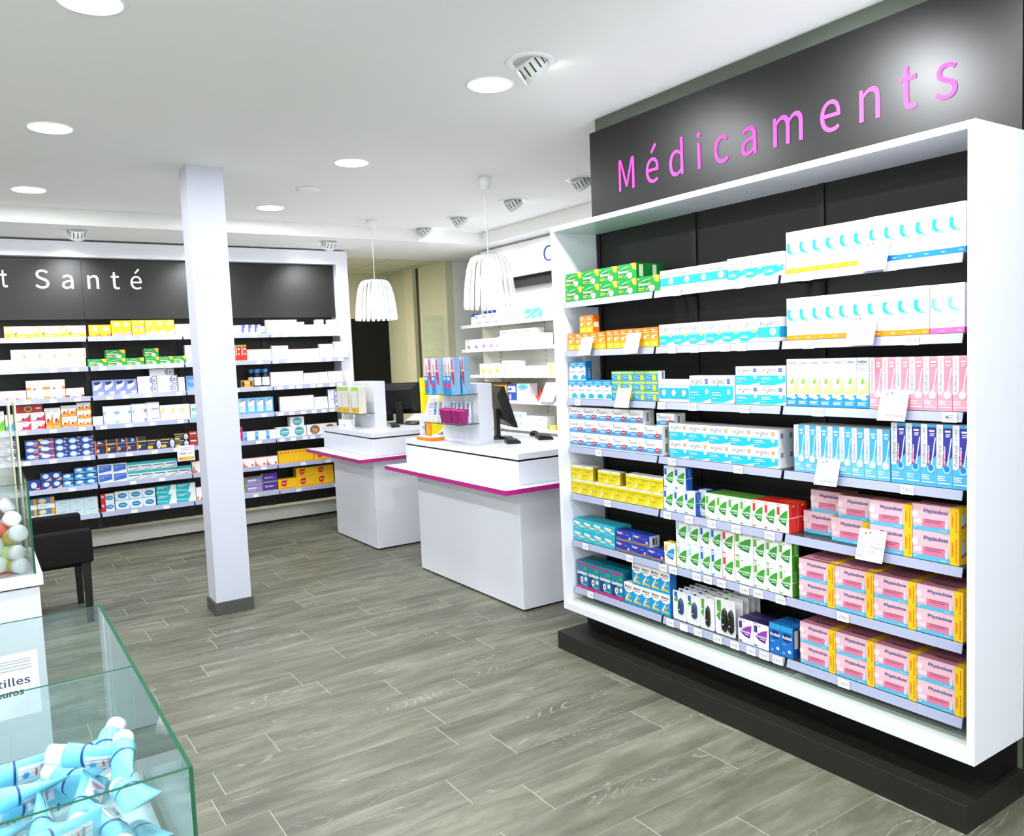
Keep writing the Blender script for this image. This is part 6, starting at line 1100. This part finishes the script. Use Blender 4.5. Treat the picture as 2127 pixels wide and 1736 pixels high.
b = B(); b.box(0.128, 4.30, 0.803, 0.134, 4.50, 1.53, ACR); b.box(0.150, 4.26, 0.803, 0.156, 4.5, 1.53, ACR); b.obj('side_sheets', st)
b = B(); b.box(0.127, 4.294, 0.803, 0.135, 4.299, 1.53, ACY); b.box(0.149, 4.254, 0.803, 0.157, 4.259, 1.53, ACY); b.box(0.127, 4.30, 1.531, 0.157, 4.5, 1.535, ACY); b.obj('sheet_edges', st)
b = B(); b.box(-0.6, 4.34, 1.29, 0.126, 4.345, 1.40, ACR); b.box(-0.6, 4.338, 1.398, 0.126, 4.346, 1.403, ACY); b.box(-0.6, 4.338, 1.29, 0.126, 4.346, 1.293, ACY); b.box(-0.6, 4.38, 0.803, 0.126, 4.385, 1.29, ACR); b.obj('leaflet_pockets', st)
sh = B(); sh.poly([(-0.9, 4.02, 0.8015), (0.04, 4.02, 0.8015), (0.115, 4.07, 0.803), (0.05, 4.2, 0.812), (-0.9, 4.25, 0.815)], M('#f0a9a8', 0.6)); tag(sh.obj('pink_sheet'), 'pink paper sheet under the bottles in the cabinet bin', 'paper')
def tilt_bottle(capx, capy, capz, d, r, h, col, label, capc=None, caph=0.034):
    capx -= 0.017; capy += 0.022; r *= 0.93
    d = Vector(d).normalized(); base = Vector((capx, capy, capz)) - d * h
    return bottle('pill_bottle', label, base, r, h, M(col, 0.3), capc or CAPW, caph, None, 'plastic bottles in the cabinet bin', d, capr=r * 1.04, shoulder=0.86)
for a in ((0.118, 4.20, 1.085, (0.72, -0.25, 0.5), 0.036, 0.15, '#6a4a40', 'brown bottle with white cap lying tilted, topmost'),
          (0.122, 4.13, 1.03, (0.25, -0.8, 0.5), 0.0365, 0.13, '#bcd4e6', 'white capped bottle under the brown one'),
          (0.143, 4.06, 0.975, (0.5, -0.75, 0.42), 0.0385, 0.14, '#d6cc1c', 'bright yellow bottle with wide white cap by glass corner'),
          (0.136, 4.025, 0.893, (0.78, -0.62, 0.05), 0.033, 0.14, '#c6d88a', 'pale green bottle with white cap below the yellow one'),
          (0.142, 4.02, 0.833, (0.72, -0.68, -0.04), 0.034, 0.14, '#b4aa20', 'olive yellow bottle with white cap, lowest by glass corner'),
          (0.066, 4.03, 0.848, (0.55, -0.82, -0.02), 0.034, 0.14, '#e89a8a', 'salmon bottle with white cap, bottom beside the olive one'),
          (0.068, 4.04, 0.93, (0.9, -0.38, 0.16), 0.036, 0.15, '#ee7a14', 'orange bottle with white cap, centre of the pile'),
          (0.016, 4.04, 0.99, (-0.45, -0.88, 0.1), 0.036, 0.14, '#e05a3c', 'red orange bottle with white cap turned left'),
          (0.02, 4.16, 0.965, (0.9, -0.2, 0.4), 0.035, 0.15, '#e2583a', 'coral bottle behind the orange one, mostly hidden')):
    tilt_bottle(*a)
# ------------------------------------------------------------------ glass bin of tubes in the foreground
bn = thing('glass_display_bin', 'open glass bin on white base full of tubes, bottom left foreground', 'display bin', (0, 0, 0))
simple('base', -1.2, 1.59, 0.0, 0.280, 2.885, 0.36, WHITE, bn); simple('raised_floor', -1.18, 1.60, 0.361, 0.278, 2.235, 0.62, M('#cfe6ea', 0.5), bn)
for n, a in (('front_pane', (-1.2, 1.582, 0.3605, 0.284, 1.588, 0.898)), ('side_pane', (0.2845, 1.582, 0.3605, 0.2915, 2.893, 0.90)), ('back_pane', (-1.2, 2.887, 0.3605, 0.284, 2.893, 0.898)), ('divider_pane', (-1.2, 2.24, 0.3605, 0.284, 2.245, 0.895))):
    b = B(); b.box(*a, GLASSB); b.obj(n, bn)
b = B(); b.box(0.284, 1.582, 0.9001, 0.292, 2.893, 0.9012, GLASSE); b.box(0.284, 1.5805, 0.36, 0.292, 1.5818, 0.901, GLASSE); b.box(-1.2, 1.5815, 0.898, 0.284, 1.5885, 0.8992, GLASSE); b.box(-1.2, 2.8865, 0.898, 0.284, 2.8935, 0.8992, GLASSE); b.box(-1.2, 2.2395, 0.895, 0.284, 2.2455, 0.8962, GLASSE)
b.obj('polished_edges', bn)
sg = B(); P = lambda u, v, l: (-0.135 + u, 2.884 - l, 0.60 + v + (0.006 * u))
sg.poly([P(0, 0, 0), P(.24, 0, 0), P(.24, .2, 0), P(0, .2, 0)], PAPER); sg.poly([P(0, 0, -.0012), P(0, .2, -.0012), P(.24, .2, -.0012), P(.24, 0, -.0012)], PAPER)
art(sg, [('t', 'Pastilles', .28, .50, .90, .63, '#50545e', 0, 0.02), ('t', '5 euros', .42, .34, .82, .44, '#2c3038', 0, 0.05), ('r', .5, .88, .92, .895, '#b8bcc6'), ('r', .5, .84, .92, .855, '#b8bcc6'), ('r', .5, .79, .92, .805, '#b8bcc6'), ('r', .5, .74, .92, .755, '#b8bcc6')], .24, .2, P)
tag(sg.obj('price_notice'), 'white price notice taped inside the back of glass bin', 'notice')
CYB = M('#7ad0e8', 0.35, name='cyan_tube'); NVB = M('#1f3f86', 0.4); WBN = M('#eef4fa', 0.4)
rr = random.Random(11); n = 0
spots = []
for (x, y, z, ax, el, rl) in ((0.02, 2.16, 0.735, 183, 3, 10), (0.17, 2.12, 0.745, 20, 12, 60), (0.185, 2.0, 0.80, 62, 16, 0), (0.205, 1.86, 0.825, 80, 10, 40), (0.12, 1.98, 0.755, 120, 8, 90), (0.02, 2.02, 0.725, 210, 4, 15), (-0.1, 2.08, 0.71, 165, 2, 60), (0.2, 1.72, 0.815, 97, -12, 20),
        (0.13, 1.84, 0.765, 250, -8, 30), (0.05, 1.86, 0.74, 265, -14, 75), (-0.04, 1.9, 0.72, 225, 6, 120), (-0.14, 1.95, 0.70, 190, 4, 0), (0.16, 1.69, 0.775, 280, -10, 50), (0.07, 1.71, 0.745, 258, -12, 10), (-0.03, 1.73, 0.725, 240, -6, 80), (-0.12, 1.8, 0.70, 200, 2, 40),
        (0.215, 1.70, 0.735, 95, -20, 0), (0.15, 1.98, 0.70, 50, 2, 30), (0.08, 2.1, 0.675, 10, 0, 20), (-0.04, 2.1, 0.66, 170, 0, 0), (0.0, 1.8, 0.665, 300, 0, 0), (0.12, 1.78, 0.69, 60, 0, 45), (0.18, 1.8, 0.70, 110, 0, 20), (-0.13, 1.7, 0.67, 20, 0, 0), (0.06, 1.66, 0.80, 200, 4, 30), (-0.06, 1.68, 0.775, 150, 6, 10), (0.15, 1.92, 0.83, 150, 6, 0), (0.02, 1.93, 0.785, 190, 0, 70)):
    a, e = math.radians(ax), math.radians(el); d = Vector((math.cos(a) * math.cos(e), math.sin(a) * math.cos(e), math.sin(e)))
    L_ = 0.17; z -= 0.0; q = Vector((0, 0, -1)).rotation_difference(d) @ Matrix.Rotation(math.radians(rl), 4, 'Z').to_quaternion()
    base = Vector((x, y, z)) + d * (L_ / 2)
    layer = 'surface' if n < 17 else 'lower layer'
    words = ['with cap at far left, lying across the back', 'near the back right, cap to the right', 'against the right pane, cap towards the back', 'along the right pane, second from the back', 'behind the middle, cap pointing left', 'behind the left middle, cap to the left', 'at the far left by the divider', 'against the right pane near the front corner',
        'with cap towards the viewer, right of centre', 'with cap towards the viewer, left of centre', 'slanting left, middle of the pile', 'lying left at mid depth', 'near the front pane, cap forward on the right', 'near the front pane, cap forward in the middle', 'near the front pane, cap forward on the left', 'at the far left of the front',
        'standing into the front right corner', 'underneath at the back right', 'underneath at the back middle', 'underneath at the back left', 'underneath in the front middle', 'underneath in the centre', 'underneath by the right pane', 'underneath at the front left', 'on top near the front pane, cap left', 'on top at the front left, cap up left', 'on top right of centre, cap towards the left', 'on top left of centre, lying across'][n]
    squeeze_tube('hand_cream_tube', 'light blue tube ' + words, base, L_, 0.0255, CYB, CAPW, 0.034, ((0.30, 0.335, NVB),), q, 'light blue tubes in the glass bin', 0,
                 [('r', 0.12, 0.36, 0.88, 0.86, '#eef4fa'), ('r', 0.2, 0.7, 0.8, 0.74, '#9aa6b8'), ('r', 0.3, 0.62, 0.62, 0.65, '#e05a50'), ('c', 0.5, 0.48, 0.14, 0.05, '#4aa0dc')])
    n += 1
# clear screen standing before the side wall of the back room
b = B(); b.box(4.55, 8.70, 0.9, 4.83, 8.708, 2.16, GLASS); b.box(4.828, 8.699, 1.2, 4.842, 8.709, 2.16, M('#f2f2ec', 0.4)); b.box(4.55, 8.699, 2.158, 4.842, 8.709, 2.166, GLASS); b.box(4.6, 8.66, 0.0, 4.8, 8.75, 0.9, WHITE)
tag(b.obj('glass_screen'), 'clear glass screen with white edge strip by the cream wall', 'screen')
